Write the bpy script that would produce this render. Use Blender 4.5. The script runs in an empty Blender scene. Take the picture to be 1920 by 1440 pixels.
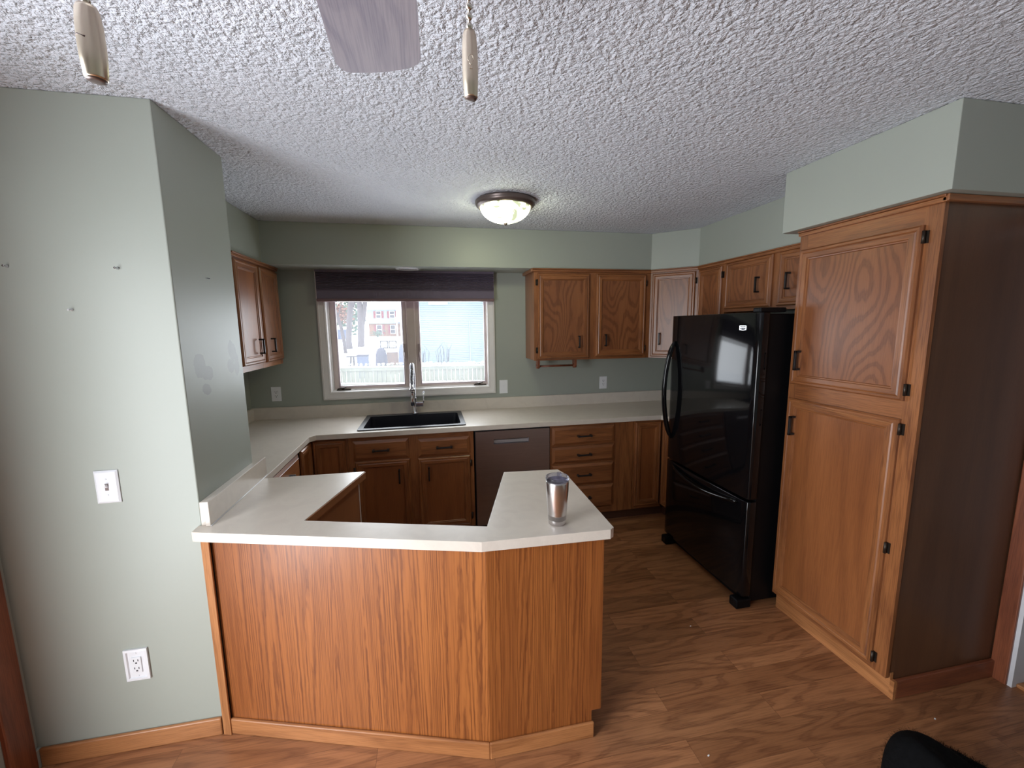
import bpy, bmesh, math, random
from mathutils import Vector, Matrix, geometry
random.seed(7)
sc = bpy.context.scene
COL = sc.collection
PI = math.pi

# ------------------------------------------------------------------ camera, world, lights, exposure
CAM = Vector((0, 0, 1.6635))
_r = Vector((0.98089309, -0.19418368, -0.01189331))
_u = Vector((0.03840663, 0.13335085, 0.99032443))
_f = Vector((0.19071886, 0.97185917, -0.13826087))
cd = bpy.data.cameras.new('camera'); cam = bpy.data.objects.new('camera', cd); COL.objects.link(cam)
cd.sensor_width = 36.0; cd.lens = 774.627 / 1920 * 36; cd.clip_start = 0.02; cd.clip_end = 400
cam.matrix_world = Matrix(((_r.x, _u.x, -_f.x, CAM.x), (_r.y, _u.y, -_f.y, CAM.y), (_r.z, _u.z, -_f.z, CAM.z), (0, 0, 0, 1)))
sc.camera = cam
sc.view_settings.view_transform = 'Standard'; sc.view_settings.look = 'None'
sc.view_settings.gamma = 1.0; sc.view_settings.use_curve_mapping = False
sc.view_settings.exposure = 0.0
w = bpy.data.worlds.new('overcast'); sc.world = w; w.use_nodes = True
w.node_tree.nodes['Background'].inputs[0].default_value = (0.90, 0.95, 1.0, 1)
w.node_tree.nodes['Background'].inputs[1].default_value = 4.0


def area(name, loc, rot, sx, sy, power, color):
    l = bpy.data.lights.new(name, 'AREA'); l.shape = 'RECTANGLE'; l.size = sx; l.size_y = sy
    l.energy = power; l.color = color
    o = bpy.data.objects.new(name, l); COL.objects.link(o); o.location = loc; o.rotation_euler = rot
    return o


# daylight entering through the patio door opening in the left wall, and through the kitchen window
area('patio_daylight', (-1.66, 0.30, 1.03), (0, -PI / 2, 0), 1.95, 1.36, 84, (0.92, 0.96, 1.0))
area('window_daylight', (-0.15, 3.93, 1.52), (-PI / 2, 0, 0), 1.25, 0.68, 16, (0.88, 0.94, 1.0))

# ------------------------------------------------------------------ materials
MATS = {}


def newmat(name):
    m = bpy.data.materials.new(name); m.use_nodes = True
    nt = m.node_tree; b = nt.nodes['Principled BSDF']
    return m, nt, b


def N(nt, t, **kw):
    n = nt.nodes.new(t)
    for k, v in kw.items():
        if k.startswith('i_'):
            key = k[2:].replace('_', ' ')
            n.inputs[key].default_value = v
        else:
            setattr(n, k, v)
    return n


def L(nt, a, b):
    nt.links.new(a, b)


def math_(nt, op, a, b=None, c=None):
    n = nt.nodes.new('ShaderNodeMath'); n.operation = op
    for i, v in enumerate((a, b, c)):
        if v is None: continue
        if isinstance(v, (int, float)): n.inputs[i].default_value = v
        else: nt.links.new(v, n.inputs[i])
    return n.outputs[0]


def ramp(nt, fac, stops, interp='LINEAR'):
    n = nt.nodes.new('ShaderNodeValToRGB'); cr = n.color_ramp; cr.interpolation = interp
    while len(cr.elements) < len(stops): cr.elements.new(0.5)
    for e, (p, c) in zip(cr.elements, stops):
        e.position = p; e.color = c if len(c) == 4 else (*c, 1)
    nt.links.new(fac, n.inputs[0]); return n.outputs[0]


def mixc(nt, fac, a, b, mode='MIX'):
    n = nt.nodes.new('ShaderNodeMix'); n.data_type = 'RGBA'; n.blend_type = mode
    for i, v in ((0, fac), (6, a), (7, b)):
        if isinstance(v, (int, float)): n.inputs[i].default_value = v
        elif isinstance(v, tuple): n.inputs[i].default_value = v if len(v) == 4 else (*v, 1)
        else: nt.links.new(v, n.inputs[i])
    return n.outputs[2]


def bump(nt, b, h, strength, dist):
    n = nt.nodes.new('ShaderNodeBump'); n.inputs['Strength'].default_value = strength; n.inputs['Distance'].default_value = dist
    nt.links.new(h, n.inputs['Height']); nt.links.new(n.outputs[0], b.inputs['Normal'])


def plain(name, col, rough=0.5, metal=0.0, spec=0.5, noise=0.0, scale=8.0, coat=0.0, bmp=0.0, bscale=60):
    m, nt, b = newmat(name)
    b.inputs['Roughness'].default_value = rough; b.inputs['Metallic'].default_value = metal
    b.inputs['Specular IOR Level'].default_value = spec; b.inputs['Coat Weight'].default_value = coat
    tc = N(nt, 'ShaderNodeTexCoord')
    nz = N(nt, 'ShaderNodeTexNoise', i_Scale=scale, i_Detail=4.0); L(nt, tc.outputs['Object'], nz.inputs['Vector'])
    k = max(noise, 0.02)
    lo = tuple(c * (1 - k) for c in col); hi = tuple(min(1, c * (1 + k)) for c in col)
    L(nt, ramp(nt, nz.outputs[0], [(0.3, lo), (0.7, hi)]), b.inputs['Base Color'])
    if bmp:
        n2 = N(nt, 'ShaderNodeTexNoise', i_Scale=float(bscale), i_Detail=3.0); L(nt, tc.outputs['Object'], n2.inputs['Vector'])
        bump(nt, b, n2.outputs[0], bmp, 0.002)
    MATS[name] = m; return m


def oak(name, light, mid, dark, ka=3.0, kl=0.35, rings=11.0, ring_amt=0.55, pore_amt=0.5, rough=0.38, pore_a=330, pore_l=9, jag=0.012, coat=0.25, plank=None):
    """wood with cathedral figure; reads the vector attribute gc = (across, along, depth) in metres."""
    m, nt, b = newmat(name)
    at = N(nt, 'ShaderNodeAttribute', attribute_name='gc'); vec = at.outputs['Vector']
    if plank:
        br = N(nt, 'ShaderNodeTexBrick', offset=0.37, offset_frequency=2)
        br.inputs['Scale'].default_value = 1.0; br.inputs['Mortar Size'].default_value = 0.0009
        br.inputs['Mortar Smooth'].default_value = 0.1
        br.inputs['Brick Width'].default_value = plank[0]; br.inputs['Row Height'].default_value = plank[1]
        br.inputs['Color1'].default_value = (0, 0, 0, 1); br.inputs['Color2'].default_value = (1, 1, 1, 1); br.inputs['Mortar'].default_value = (0.5, 0.5, 0.5, 1)
        sx = N(nt, 'ShaderNodeSeparateXYZ'); L(nt, vec, sx.inputs[0])
        cx = N(nt, 'ShaderNodeCombineXYZ'); L(nt, sx.outputs[1], cx.inputs[0]); L(nt, sx.outputs[0], cx.inputs[1])
        L(nt, cx.outputs[0], br.inputs['Vector'])
        rnd = br.outputs['Color']
        sc_ = N(nt, 'ShaderNodeVectorMath', operation='SCALE'); L(nt, rnd, sc_.inputs[0]); sc_.inputs['Scale'].default_value = 37.0
        ad = N(nt, 'ShaderNodeVectorMath', operation='ADD'); L(nt, vec, ad.inputs[0]); L(nt, sc_.outputs[0], ad.inputs[1])
        vec = ad.outputs[0]

    def sn(a, l, d, detail, rough_=0.5):
        mp = N(nt, 'ShaderNodeMapping'); mp.inputs['Scale'].default_value = (a, l, d); L(nt, vec, mp.inputs['Vector'])
        nz = N(nt, 'ShaderNodeTexNoise', i_Scale=1.0, i_Detail=float(detail), i_Roughness=rough_); L(nt, mp.outputs[0], nz.inputs['Vector'])
        return nz.outputs[0]
    big = sn(ka, kl, ka, 1.5, 0.4)
    jg = sn(70, 12, 70, 2)
    v = math_(nt, 'ADD', big, math_(nt, 'MULTIPLY', jg, jag))
    s = math_(nt, 'SINE', math_(nt, 'MULTIPLY', v, rings * 2 * PI))
    rg = ramp(nt, math_(nt, 'MULTIPLY_ADD', s, 0.5, 0.5), [(0.0, (0, 0, 0)), (0.55, (0.15, 0.15, 0.15)), (0.9, (1, 1, 1)), (1.0, (0.8, 0.8, 0.8))])
    pr = ramp(nt, sn(pore_a, pore_l, pore_a, 2), [(0.44, (0, 0, 0)), (0.62, (1, 1, 1))])
    tone = sn(5, 0.7, 5, 2)
    c0 = mixc(nt, ramp(nt, tone, [(0.3, (0, 0, 0)), (0.7, (1, 1, 1))]), light, mid)
    fac = math_(nt, 'ADD', math_(nt, 'MULTIPLY', rg, ring_amt), math_(nt, 'MULTIPLY', pr, pore_amt))
    fac = math_(nt, 'MINIMUM', math_(nt, 'MAXIMUM', fac, 0.0), 1.0)
    c = mixc(nt, fac, c0, dark)
    if plank:
        tn = ramp(nt, rnd, [(0.0, (0.80, 0.78, 0.76)), (1.0, (1.12, 1.12, 1.12))])
        c = mixc(nt, 1.0, c, tn, 'MULTIPLY')
        c = mixc(nt, math_(nt, 'MULTIPLY', br.outputs['Fac'], 0.45), c, (0.03, 0.015, 0.008))
    L(nt, c, b.inputs['Base Color'])
    b.inputs['Roughness'].default_value = rough; b.inputs['Coat Weight'].default_value = coat; b.inputs['Coat Roughness'].default_value = 0.3
    bump(nt, b, math_(nt, 'SUBTRACT', 1.0, fac), 0.12, 0.0006)
    MATS[name] = m; return m


OL, OM, OD = (0.34, 0.130, 0.044), (0.26, 0.092, 0.030), (0.105, 0.030, 0.010)
oak('oak_frame', OL, OM, OD, ka=7, kl=0.8, rings=5, ring_amt=0.35, pore_amt=0.45)
oak('oak_panel', (0.31, 0.118, 0.045), (0.23, 0.080, 0.030), (0.10, 0.030, 0.012), ka=3.4, kl=1.1, rings=24, ring_amt=0.5, pore_amt=0.25, jag=0.02)
oak('oak_panel_plain', (0.31, 0.108, 0.034), (0.22, 0.072, 0.022), (0.12, 0.036, 0.012), ka=4, kl=0.5, rings=6, ring_amt=0.25, pore_amt=0.3, jag=0.02)
oak('oak_ply', (0.38, 0.128, 0.030), (0.29, 0.090, 0.021), (0.11, 0.026, 0.006), ka=4.6, kl=0.06, rings=90, ring_amt=0.50, pore_amt=0.35, jag=0.009, pore_a=220, pore_l=4)
oak('oak_molding', (0.50, 0.22, 0.085), (0.40, 0.16, 0.055), (0.20, 0.07, 0.022), ka=9, kl=0.8, rings=5, ring_amt=0.4, pore_amt=0.4)
oak('oak_casing', (0.27, 0.085, 0.036), (0.21, 0.06, 0.026), (0.09, 0.022, 0.010), ka=9, kl=0.8, rings=5, ring_amt=0.4, pore_amt=0.4)
oak('particle_side', (0.36, 0.14, 0.048), (0.30, 0.11, 0.036), (0.20, 0.07, 0.02), ka=2, kl=1, rings=2, ring_amt=0.25, pore_amt=0.2, rough=0.55)
oak('floor_laminate', (0.44, 0.200, 0.090), (0.34, 0.142, 0.060), (0.14, 0.050, 0.022), ka=8.5, kl=1.3, rings=9, ring_amt=0.42, pore_amt=0.30, rough=0.36, coat=0.12, plank=(1.22, 0.125), jag=0.035, pore_a=260, pore_l=8)
oak('weathered_pine', (0.20, 0.205, 0.16), (0.15, 0.165, 0.14), (0.09, 0.095, 0.075), ka=9, kl=1, rings=4, ring_amt=0.3, pore_amt=0.3, rough=0.8, coat=0)
oak('greywash_blade', (0.30, 0.265, 0.29), (0.25, 0.225, 0.26), (0.16, 0.145, 0.19), ka=9, kl=2.2, rings=6, ring_amt=0.4, pore_amt=0.4, rough=0.45, coat=0.1)
oak('oak_side_shade', (0.125, 0.055, 0.026), (0.098, 0.041, 0.019), (0.058, 0.024, 0.012), ka=4, kl=0.4, rings=5, ring_amt=0.25, pore_amt=0.25)  # pantry side: cabinet oak darkened, the shade is put into the colour
plain('toe_dark', (0.09, 0.035, 0.018), 0.6)
plain('white_paint', (0.78, 0.75, 0.74), 0.35, noise=0.03)
plain('white_wall', (0.62, 0.62, 0.65), 0.6, noise=0.03)
plain('white_plastic', (0.80, 0.81, 0.84), 0.28)
plain('slot_dark', (0.03, 0.03, 0.035), 0.5)
plain('switch_brown', (0.17, 0.12, 0.11), 0.5)
plain('sash_vinyl', (0.66, 0.56, 0.53), 0.4, noise=0.04)
plain('sash_dark', (0.38, 0.30, 0.31), 0.4)
plain('black_iron', (0.012, 0.011, 0.012), 0.42)
plain('hinge_bronze', (0.05, 0.038, 0.03), 0.35, metal=0.7)
plain('fridge_black', (0.004, 0.004, 0.005), 0.07, spec=0.36)
plain('fridge_side', (0.005, 0.005, 0.006), 0.4, spec=0.15, bmp=0.3, bscale=400)
plain('badge_chrome', (0.7, 0.7, 0.74), 0.25, metal=1.0)
plain('chrome', (0.62, 0.62, 0.66), 0.16, metal=1.0)
plain('sink_granite', (0.012, 0.012, 0.019), 0.35, noise=0.3, scale=300)
plain('bronze_rim', (0.16, 0.125, 0.115), 0.35, metal=0.6)
plain('fob_nickel', (0.85, 0.74, 0.60), 0.34, metal=1.0)
plain('chain_metal', (0.85, 0.80, 0.72), 0.25, metal=1.0)
plain('blind_fabric', (0.155, 0.125, 0.175), 0.8, noise=0.05, scale=4)
plain('blind_rail', (0.17, 0.098, 0.105), 0.45)
plain('fuzzy_black', (0.004, 0.004, 0.0045), 0.95, spec=0.1, noise=0.3, scale=60)
plain('snow', (0.82, 0.84, 0.88), 0.8, noise=0.03, bmp=0.4, bscale=6)
plain('bark', (0.085, 0.07, 0.075), 0.9, noise=0.2, scale=4, bmp=0.5, bscale=12)
plain('leaf_green', (0.065, 0.12, 0.085), 0.9, noise=0.2)
plain('leaf_orange', (0.20, 0.10, 0.07), 0.9, noise=0.2)
plain('far_siding', (0.20, 0.235, 0.28), 0.7)
plain('far_brick', (0.16, 0.08, 0.05), 0.8, noise=0.25, scale=3)
plain('red_shutter', (0.14, 0.012, 0.022), 0.6)
plain('far_glass', (0.03, 0.03, 0.04), 0.2)
plain('grill_cover', (0.03, 0.03, 0.055), 0.7, noise=0.1)
plain('bluegrey_plastic', (0.07, 0.09, 0.15), 0.6)
plain('dark_outdoor', (0.02, 0.02, 0.03), 0.7)
plain('mulch', (0.10, 0.06, 0.045), 0.9, noise=0.3)
plain('grey_concrete', (0.30, 0.29, 0.29), 0.8, noise=0.1)
plain('caulk', (0.72, 0.66, 0.58), 0.5)

# stainless (brushed)
m, nt, b = newmat('stainless'); MATS['stainless'] = m
tc = N(nt, 'ShaderNodeTexCoord'); mp = N(nt, 'ShaderNodeMapping'); mp.inputs['Scale'].default_value = (3, 3, 900); L(nt, tc.outputs['Object'], mp.inputs[0])
nz = N(nt, 'ShaderNodeTexNoise', i_Scale=1.0, i_Detail=2.0); L(nt, mp.outputs[0], nz.inputs['Vector'])
L(nt, ramp(nt, nz.outputs[0], [(0.3, (0.36, 0.33, 0.345)), (0.7, (0.44, 0.41, 0.43))]), b.inputs['Base Color'])
b.inputs['Metallic'].default_value = 1; b.inputs['Roughness'].default_value = 0.36; b.inputs['Anisotropic'].default_value = 0.6
m, nt, b = newmat('tumbler_steel'); MATS['tumbler_steel'] = m
tc = N(nt, 'ShaderNodeTexCoord'); mp = N(nt, 'ShaderNodeMapping'); mp.inputs['Scale'].default_value = (5, 5, 1200); L(nt, tc.outputs['Object'], mp.inputs[0])
nz = N(nt, 'ShaderNodeTexNoise', i_Scale=1.0, i_Detail=2.0); L(nt, mp.outputs[0], nz.inputs['Vector'])
L(nt, ramp(nt, nz.outputs[0], [(0.3, (0.60, 0.57, 0.57)), (0.7, (0.70, 0.67, 0.67))]), b.inputs['Base Color'])
b.inputs['Metallic'].default_value = 1; b.inputs['Roughness'].default_value = 0.24; b.inputs['Anisotropic'].default_value = 0.5

# worktop laminate: faintly mottled beige
m, nt, b = newmat('worktop_laminate'); MATS['worktop_laminate'] = m
tc = N(nt, 'ShaderNodeTexCoord')
n1 = N(nt, 'ShaderNodeTexNoise', i_Scale=9.0, i_Detail=6.0, i_Distortion=1.5); L(nt, tc.outputs['Object'], n1.inputs['Vector'])
n2 = N(nt, 'ShaderNodeTexNoise', i_Scale=260.0, i_Detail=2.0); L(nt, tc.outputs['Object'], n2.inputs['Vector'])
c = ramp(nt, n1.outputs[0], [(0.35, (0.665, 0.595, 0.525)), (0.55, (0.705, 0.635, 0.56)), (0.72, (0.67, 0.605, 0.535))])
c = mixc(nt, math_(nt, 'MULTIPLY', n2.outputs[0], 0.15), c, (0.36, 0.31, 0.27))
L(nt, c, b.inputs['Base Color']); b.inputs['Roughness'].default_value = 0.30


# sage wall paint, optionally with bare patches where something was pulled off
def paint(name, patches=None):
    m, nt, b = newmat(name); MATS[name] = m
    tc = N(nt, 'ShaderNodeTexCoord')
    n1 = N(nt, 'ShaderNodeTexNoise', i_Scale=1.3, i_Detail=3.0); L(nt, tc.outputs['Object'], n1.inputs['Vector'])
    c = ramp(nt, n1.outputs[0], [(0.3, (0.345, 0.368, 0.325)), (0.7, (0.368, 0.395, 0.350))])
    if patches:
        n3 = N(nt, 'ShaderNodeTexNoise', i_Scale=22.0, i_Detail=4.0); L(nt, tc.outputs['Object'], n3.inputs['Vector'])
        sp = N(nt, 'ShaderNodeSeparateXYZ'); L(nt, tc.outputs['Object'], sp.inputs[0])
        tot = None
        for (py, pz, ry, rz) in patches:
            dy = math_(nt, 'DIVIDE', math_(nt, 'SUBTRACT', sp.outputs[1], py), ry)
            dz = math_(nt, 'DIVIDE', math_(nt, 'SUBTRACT', sp.outputs[2], pz), rz)
            d = math_(nt, 'ADD', math_(nt, 'MULTIPLY', dy, dy), math_(nt, 'MULTIPLY', dz, dz))
            d = math_(nt, 'ADD', d, math_(nt, 'MULTIPLY', math_(nt, 'SUBTRACT', n3.outputs[0], 0.5), 2.2))
            mk = math_(nt, 'LESS_THAN', d, 1.0)
            # keep the patches on the kitchen-side face only
            tot = mk if tot is None else math_(nt, 'MAXIMUM', tot, mk)
        tot = math_(nt, 'MULTIPLY', tot, math_(nt, 'GREATER_THAN', sp.outputs[0], -0.90))
        c = mixc(nt, math_(nt, 'MULTIPLY', tot, 0.75), c, (0.235, 0.235, 0.225))
    L(nt, c, b.inputs['Base Color']); b.inputs['Roughness'].default_value = 0.42
    n2 = N(nt, 'ShaderNodeTexNoise', i_Scale=140.0, i_Detail=2.0); L(nt, tc.outputs['Object'], n2.inputs['Vector'])
    bump(nt, b, n2.outputs[0], 0.08, 0.001)


paint('wall_paint')
paint('wall_paint_patched', [(1.835, 1.525, 0.045, 0.045), (1.885, 1.487, 0.040, 0.030), (1.865, 1.425, 0.035, 0.025), (2.115, 1.565, 0.035, 0.055), (2.09, 1.50, 0.03, 0.035), (2.15, 1.50, 0.025, 0.05)])

# splatter-texture ceiling
m, nt, b = newmat('ceiling_splatter'); MATS['ceiling_splatter'] = m
tc = N(nt, 'ShaderNodeTexCoord')
wn_ = N(nt, 'ShaderNodeTexNoise', i_Scale=30.0, i_Detail=3.0); L(nt, tc.outputs['Object'], wn_.inputs['Vector'])
ws = N(nt, 'ShaderNodeVectorMath', operation='SCALE'); L(nt, wn_.outputs['Color'], ws.inputs[0]); ws.inputs['Scale'].default_value = 0.035
wa = N(nt, 'ShaderNodeVectorMath', operation='ADD'); L(nt, tc.outputs['Object'], wa.inputs[0]); L(nt, ws.outputs[0], wa.inputs[1])
vo = N(nt, 'ShaderNodeTexVoronoi', feature='SMOOTH_F1', i_Scale=52.0, i_Smoothness=0.25); L(nt, wa.outputs[0], vo.inputs['Vector'])
vh = math_(nt, 'SUBTRACT', 1.0, vo.outputs['Distance'])
n1 = N(nt, 'ShaderNodeTexNoise', i_Scale=42.0, i_Detail=3.0, i_Roughness=0.6, i_Distortion=0.3); L(nt, tc.outputs['Object'], n1.inputs['Vector'])
n2 = N(nt, 'ShaderNodeTexNoise', i_Scale=120.0, i_Detail=2.0, i_Distortion=0.2); L(nt, tc.outputs['Object'], n2.inputs['Vector'])
h1 = ramp(nt, n1.outputs[0], [(0.42, (0, 0, 0)), (0.50, (0.8, 0.8, 0.8)), (0.62, (1, 1, 1))])
h2 = ramp(nt, n2.outputs[0], [(0.42, (0, 0, 0)), (0.60, (1, 1, 1))])
h = math_(nt, 'ADD', math_(nt, 'ADD', math_(nt, 'MULTIPLY', h1, 0.45), math_(nt, 'MULTIPLY', h2, 0.40)), math_(nt, 'MULTIPLY', vh, 1.5))
bump(nt, b, h, 1.0, 0.0065)
n4 = N(nt, 'ShaderNodeTexNoise', i_Scale=3.0, i_Detail=2.0); L(nt, tc.outputs['Object'], n4.inputs['Vector'])
L(nt, ramp(nt, n4.outputs[0], [(0.3, (0.70, 0.725, 0.80)), (0.7, (0.76, 0.785, 0.86))]), b.inputs['Base Color']); b.inputs['Roughness'].default_value = 0.8

# lamp glass: alabaster swirl, lit
m, nt, b = newmat('lamp_glass'); MATS['lamp_glass'] = m
tc = N(nt, 'ShaderNodeTexCoord')
n1 = N(nt, 'ShaderNodeTexNoise', i_Scale=9.0, i_Detail=2.0, i_Distortion=1.2); L(nt, tc.outputs['Object'], n1.inputs['Vector'])
L(nt, ramp(nt, n1.outputs[0], [(0.35, (0.78, 0.88, 0.50)), (0.6, (0.98, 1.0, 0.66))]), b.inputs['Emission Color'])
L(nt, ramp(nt, n1.outputs[0], [(0.35, (0.32, 0.32, 0.32)), (0.55, (1, 1, 1))]), b.inputs['Base Color'])
es = math_(nt, 'MULTIPLY_ADD', ramp(nt, n1.outputs[0], [(0.38, (0, 0, 0)), (0.58, (1, 1, 1))]), 27.0, 0.8)
L(nt, es, b.inputs['Emission Strength']); b.inputs['Roughness'].default_value = 0.3


def glassmat(name, haze, tint=(1, 1, 1, 1)):
    m = bpy.data.materials.new(name); m.use_nodes = True; nt = m.node_tree; nt.nodes.clear()
    out = N(nt, 'ShaderNodeOutputMaterial'); tr = N(nt, 'ShaderNodeBsdfTransparent'); tr.inputs[0].default_value = tint
    gl = N(nt, 'ShaderNodeBsdfGlossy'); gl.inputs['Roughness'].default_value = 0.02
    tl = N(nt, 'ShaderNodeBsdfTranslucent'); tl.inputs[0].default_value = (0.95, 0.96, 1, 1)
    lw = N(nt, 'ShaderNodeLayerWeight', i_Blend=0.25)
    a = N(nt, 'ShaderNodeMixShader'); a.inputs[0].default_value = haze; L(nt, tr.outputs[0], a.inputs[1]); L(nt, tl.outputs[0], a.inputs[2])
    c = N(nt, 'ShaderNodeMixShader'); L(nt, math_(nt, 'MULTIPLY', lw.outputs['Fresnel'], 0.6), c.inputs[0]); L(nt, a.outputs[0], c.inputs[1]); L(nt, gl.outputs[0], c.inputs[2])
    L(nt, c.outputs[0], out.inputs[0]); MATS[name] = m


glassmat('glare_pane', 0.035)  # translucent share of the pane imitates veiling glare from the bright outdoors
glassmat('clear_lid', 0.05, (0.80, 0.80, 0.86, 1))

# siding: horizontal lap boards
m, nt, b = newmat('lap_siding'); MATS['lap_siding'] = m
b.inputs['Base Color'].default_value = (0.36, 0.46, 0.50, 1); b.inputs['Roughness'].default_value = 0.6
tc = N(nt, 'ShaderNodeTexCoord'); n1 = N(nt, 'ShaderNodeTexNoise', i_Scale=0.8); L(nt, tc.outputs['Object'], n1.inputs['Vector'])
L(nt, ramp(nt, n1.outputs[0], [(0.3, (0.165, 0.225, 0.25)), (0.7, (0.20, 0.262, 0.28))]), b.inputs['Base Color'])


# ------------------------------------------------------------------ mesh builder
def frame(x, y, rz, z=0.0):
    """local frame: +x runs right as seen from the room, -y points out of the face, z up"""
    return Matrix.Translation((x, y, z)) @ Matrix.Rotation(rz, 4, 'Z')


class MB:
    def __init__(s, fr=None):
        s.v = []; s.f = []; s.g = []; s.sm = []; s.fr = fr or Matrix.Identity(4)

    def add(s, verts, faces, grain='z', smooth=False, gfun=None):
        off = Vector((random.uniform(-9, 9), random.uniform(-9, 9), random.uniform(-9, 9)))
        n = len(s.v)
        for p in verts:
            p = Vector(p)
            if gfun: g = gfun(p)
            else: g = {'z': (p.x, p.z, p.y), 'x': (p.z, p.x, p.y), 'y': (p.x, p.y, p.z)}[grain]
            s.g.append(Vector(g) + off); s.v.append(s.fr @ p)
        s.f += [tuple(i + n for i in f) for f in faces]; s.sm += [smooth] * len(faces)
        return s

    def box(s, x0, x1, y0, y1, z0, z1, grain='z', gfun=None):
        if x0 > x1: x0, x1 = x1, x0
        if y0 > y1: y0, y1 = y1, y0
        if z0 > z1: z0, z1 = z1, z0
        v = [(x, y, z) for z in (z0, z1) for y in (y0, y1) for x in (x0, x1)]
        f = [(0, 2, 3, 1), (4, 5, 7, 6), (0, 1, 5, 4), (2, 6, 7, 3), (0, 4, 6, 2), (1, 3, 7, 5)]
        return s.add(v, f, grain, gfun=gfun)

    def prism(s, poly, z0, z1, holes=(), grain='z', smooth=False, gfun=None, caps=True):
        def area2(p): return sum(p[i][0] * p[(i + 1) % len(p)][1] - p[(i + 1) % len(p)][0] * p[i][1] for i in range(len(p)))
        poly = list(poly)
        if area2(poly) < 0: poly.reverse()
        hs = []
        for h in holes:
            h = list(h)
            if area2(h) > 0: h.reverse()
            hs.append(h)
        loops = [poly] + hs; allp = [p for l in loops for p in l]; n = len(allp)
        v = [(p[0], p[1], z0) for p in allp] + [(p[0], p[1], z1) for p in allp]
        f = []; k = 0
        for l in loops:
            m_ = len(l)
            for i in range(m_):
                a = k + i; b_ = k + (i + 1) % m_
                f.append((a, b_, b_ + n, a + n))
            k += m_
        nside = len(f)
        if caps:
            tris = geometry.tessellate_polygon([[Vector((p[0], p[1], 0)) for p in l] for l in loops])
            for t in tris:
                a, b_, c = [Vector((*allp[i], 0)) for i in t]
                if (b_ - a).cross(c - a).z < 0: t = (t[0], t[2], t[1])
                f.append(tuple(i + n for i in t)); f.append((t[0], t[2], t[1]))
        s.add(v, f, grain, gfun=gfun)
        if smooth:
            for i in range(nside): s.sm[len(s.sm) - len(f) + i] = True
        return s

    def lathe(s, prof, c=(0, 0, 0), seg=32, axis='z', cap=True):
        v = []; f = []
        for (r, z) in prof:
            for i in range(seg):
                a = 2 * PI * i / seg; p = (r * math.cos(a), r * math.sin(a), z)
                if axis == 'y': p = (p[0], -p[2], p[1])
                if axis == 'x': p = (p[2], p[0], p[1])
                v.append((p[0] + c[0], p[1] + c[1], p[2] + c[2]))
        for j in range(len(prof) - 1):
            for i in range(seg):
                k = (i + 1) % seg
                f.append((j * seg + i, j * seg + k, (j + 1) * seg + k, (j + 1) * seg + i))
        if cap:
            f.append(tuple(reversed(range(seg)))); f.append(tuple((len(prof) - 1) * seg + i for i in range(seg)))
        return s.add(v, f, smooth=True)

    def tube(s, pts, r, seg=12, cap=True):
        pts = [Vector(p) for p in pts]; rs = r if isinstance(r, (list, tuple)) else [r] * len(pts)
        v = []; f = []; t0 = (pts[1] - pts[0]).normalized()
        ref = Vector((0, 0, 1)) if abs(t0.z) < 0.9 else Vector((1, 0, 0)); nrm = (ref - t0 * ref.dot(t0)).normalized()
        for i, p in enumerate(pts):
            t = (pts[min(i + 1, len(pts) - 1)] - pts[max(i - 1, 0)])
            t = t.normalized() if t.length > 1e-9 else t0
            nrm = (nrm - t * nrm.dot(t)).normalized(); bn = t.cross(nrm)
            for k in range(seg):
                a = 2 * PI * k / seg; v.append(p + (nrm * math.cos(a) + bn * math.sin(a)) * rs[i])
        for i in range(len(pts) - 1):
            for k in range(seg):
                q = (k + 1) % seg; f.append((i * seg + k, i * seg + q, (i + 1) * seg + q, (i + 1) * seg + k))
        if cap:
            f.append(tuple(reversed(range(seg)))); f.append(tuple((len(pts) - 1) * seg + k for k in range(seg)))
        return s.add(v, f, smooth=True)

    def ball(s, c, r, u=12, w_=8, sq=(1, 1, 1)):
        prof = [(max(1e-4, r * math.sin(PI * i / w_)), -r * math.cos(PI * i / w_)) for i in range(w_ + 1)]
        v = []; f = []
        for (rr, z) in prof:
            for i in range(u):
                a = 2 * PI * i / u; v.append((c[0] + rr * math.cos(a) * sq[0], c[1] + rr * math.sin(a) * sq[1], c[2] + z * sq[2]))
        for j in range(w_):
            for i in range(u):
                k = (i + 1) % u; f.append((j * u + i, j * u + k, (j + 1) * u + k, (j + 1) * u + i))
        return s.add(v, f, smooth=True)

    def build(s, name, mat, parent=None, bevel=0.0, loc=None, seg=2):
        org = Vector((0, 0, 0))
        p = parent
        while p is not None: org = org + p.location; p = p.parent
        if parent is None and loc is not None: org = Vector(loc)
        me = bpy.data.meshes.new(name)
        me.from_pydata([tuple(v - org) for v in s.v], [], s.f)
        at = me.attributes.new('gc', 'FLOAT_VECTOR', 'POINT')
        at.data.foreach_set('vector', [c for g in s.g for c in g])
        me.polygons.foreach_set('use_smooth', s.sm)
        me.materials.append(MATS[mat]); me.validate(); me.update()
        o = bpy.data.objects.new(name, me); COL.objects.link(o)
        if parent is not None: o.parent = parent
        elif loc is not None: o.location = loc
        if bevel:
            b = o.modifiers.new('edge', 'BEVEL'); b.width = bevel; b.segments = seg; b.limit_method = 'ANGLE'; b.angle_limit = 0.6
            b.harden_normals = False
        return o


def thing(name, label, cat, loc, group=None):
    o = bpy.data.objects.new(name, None); COL.objects.link(o); o.location = loc; o.empty_display_size = 0.05
    o['label'] = label; o['category'] = cat
    if group: o['group'] = group
    return o


def tag(o, label, cat, group=None):
    o['label'] = label; o['category'] = cat
    if group: o['group'] = group
    return o


def struct(o):
    o['kind'] = 'structure'; return o


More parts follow.
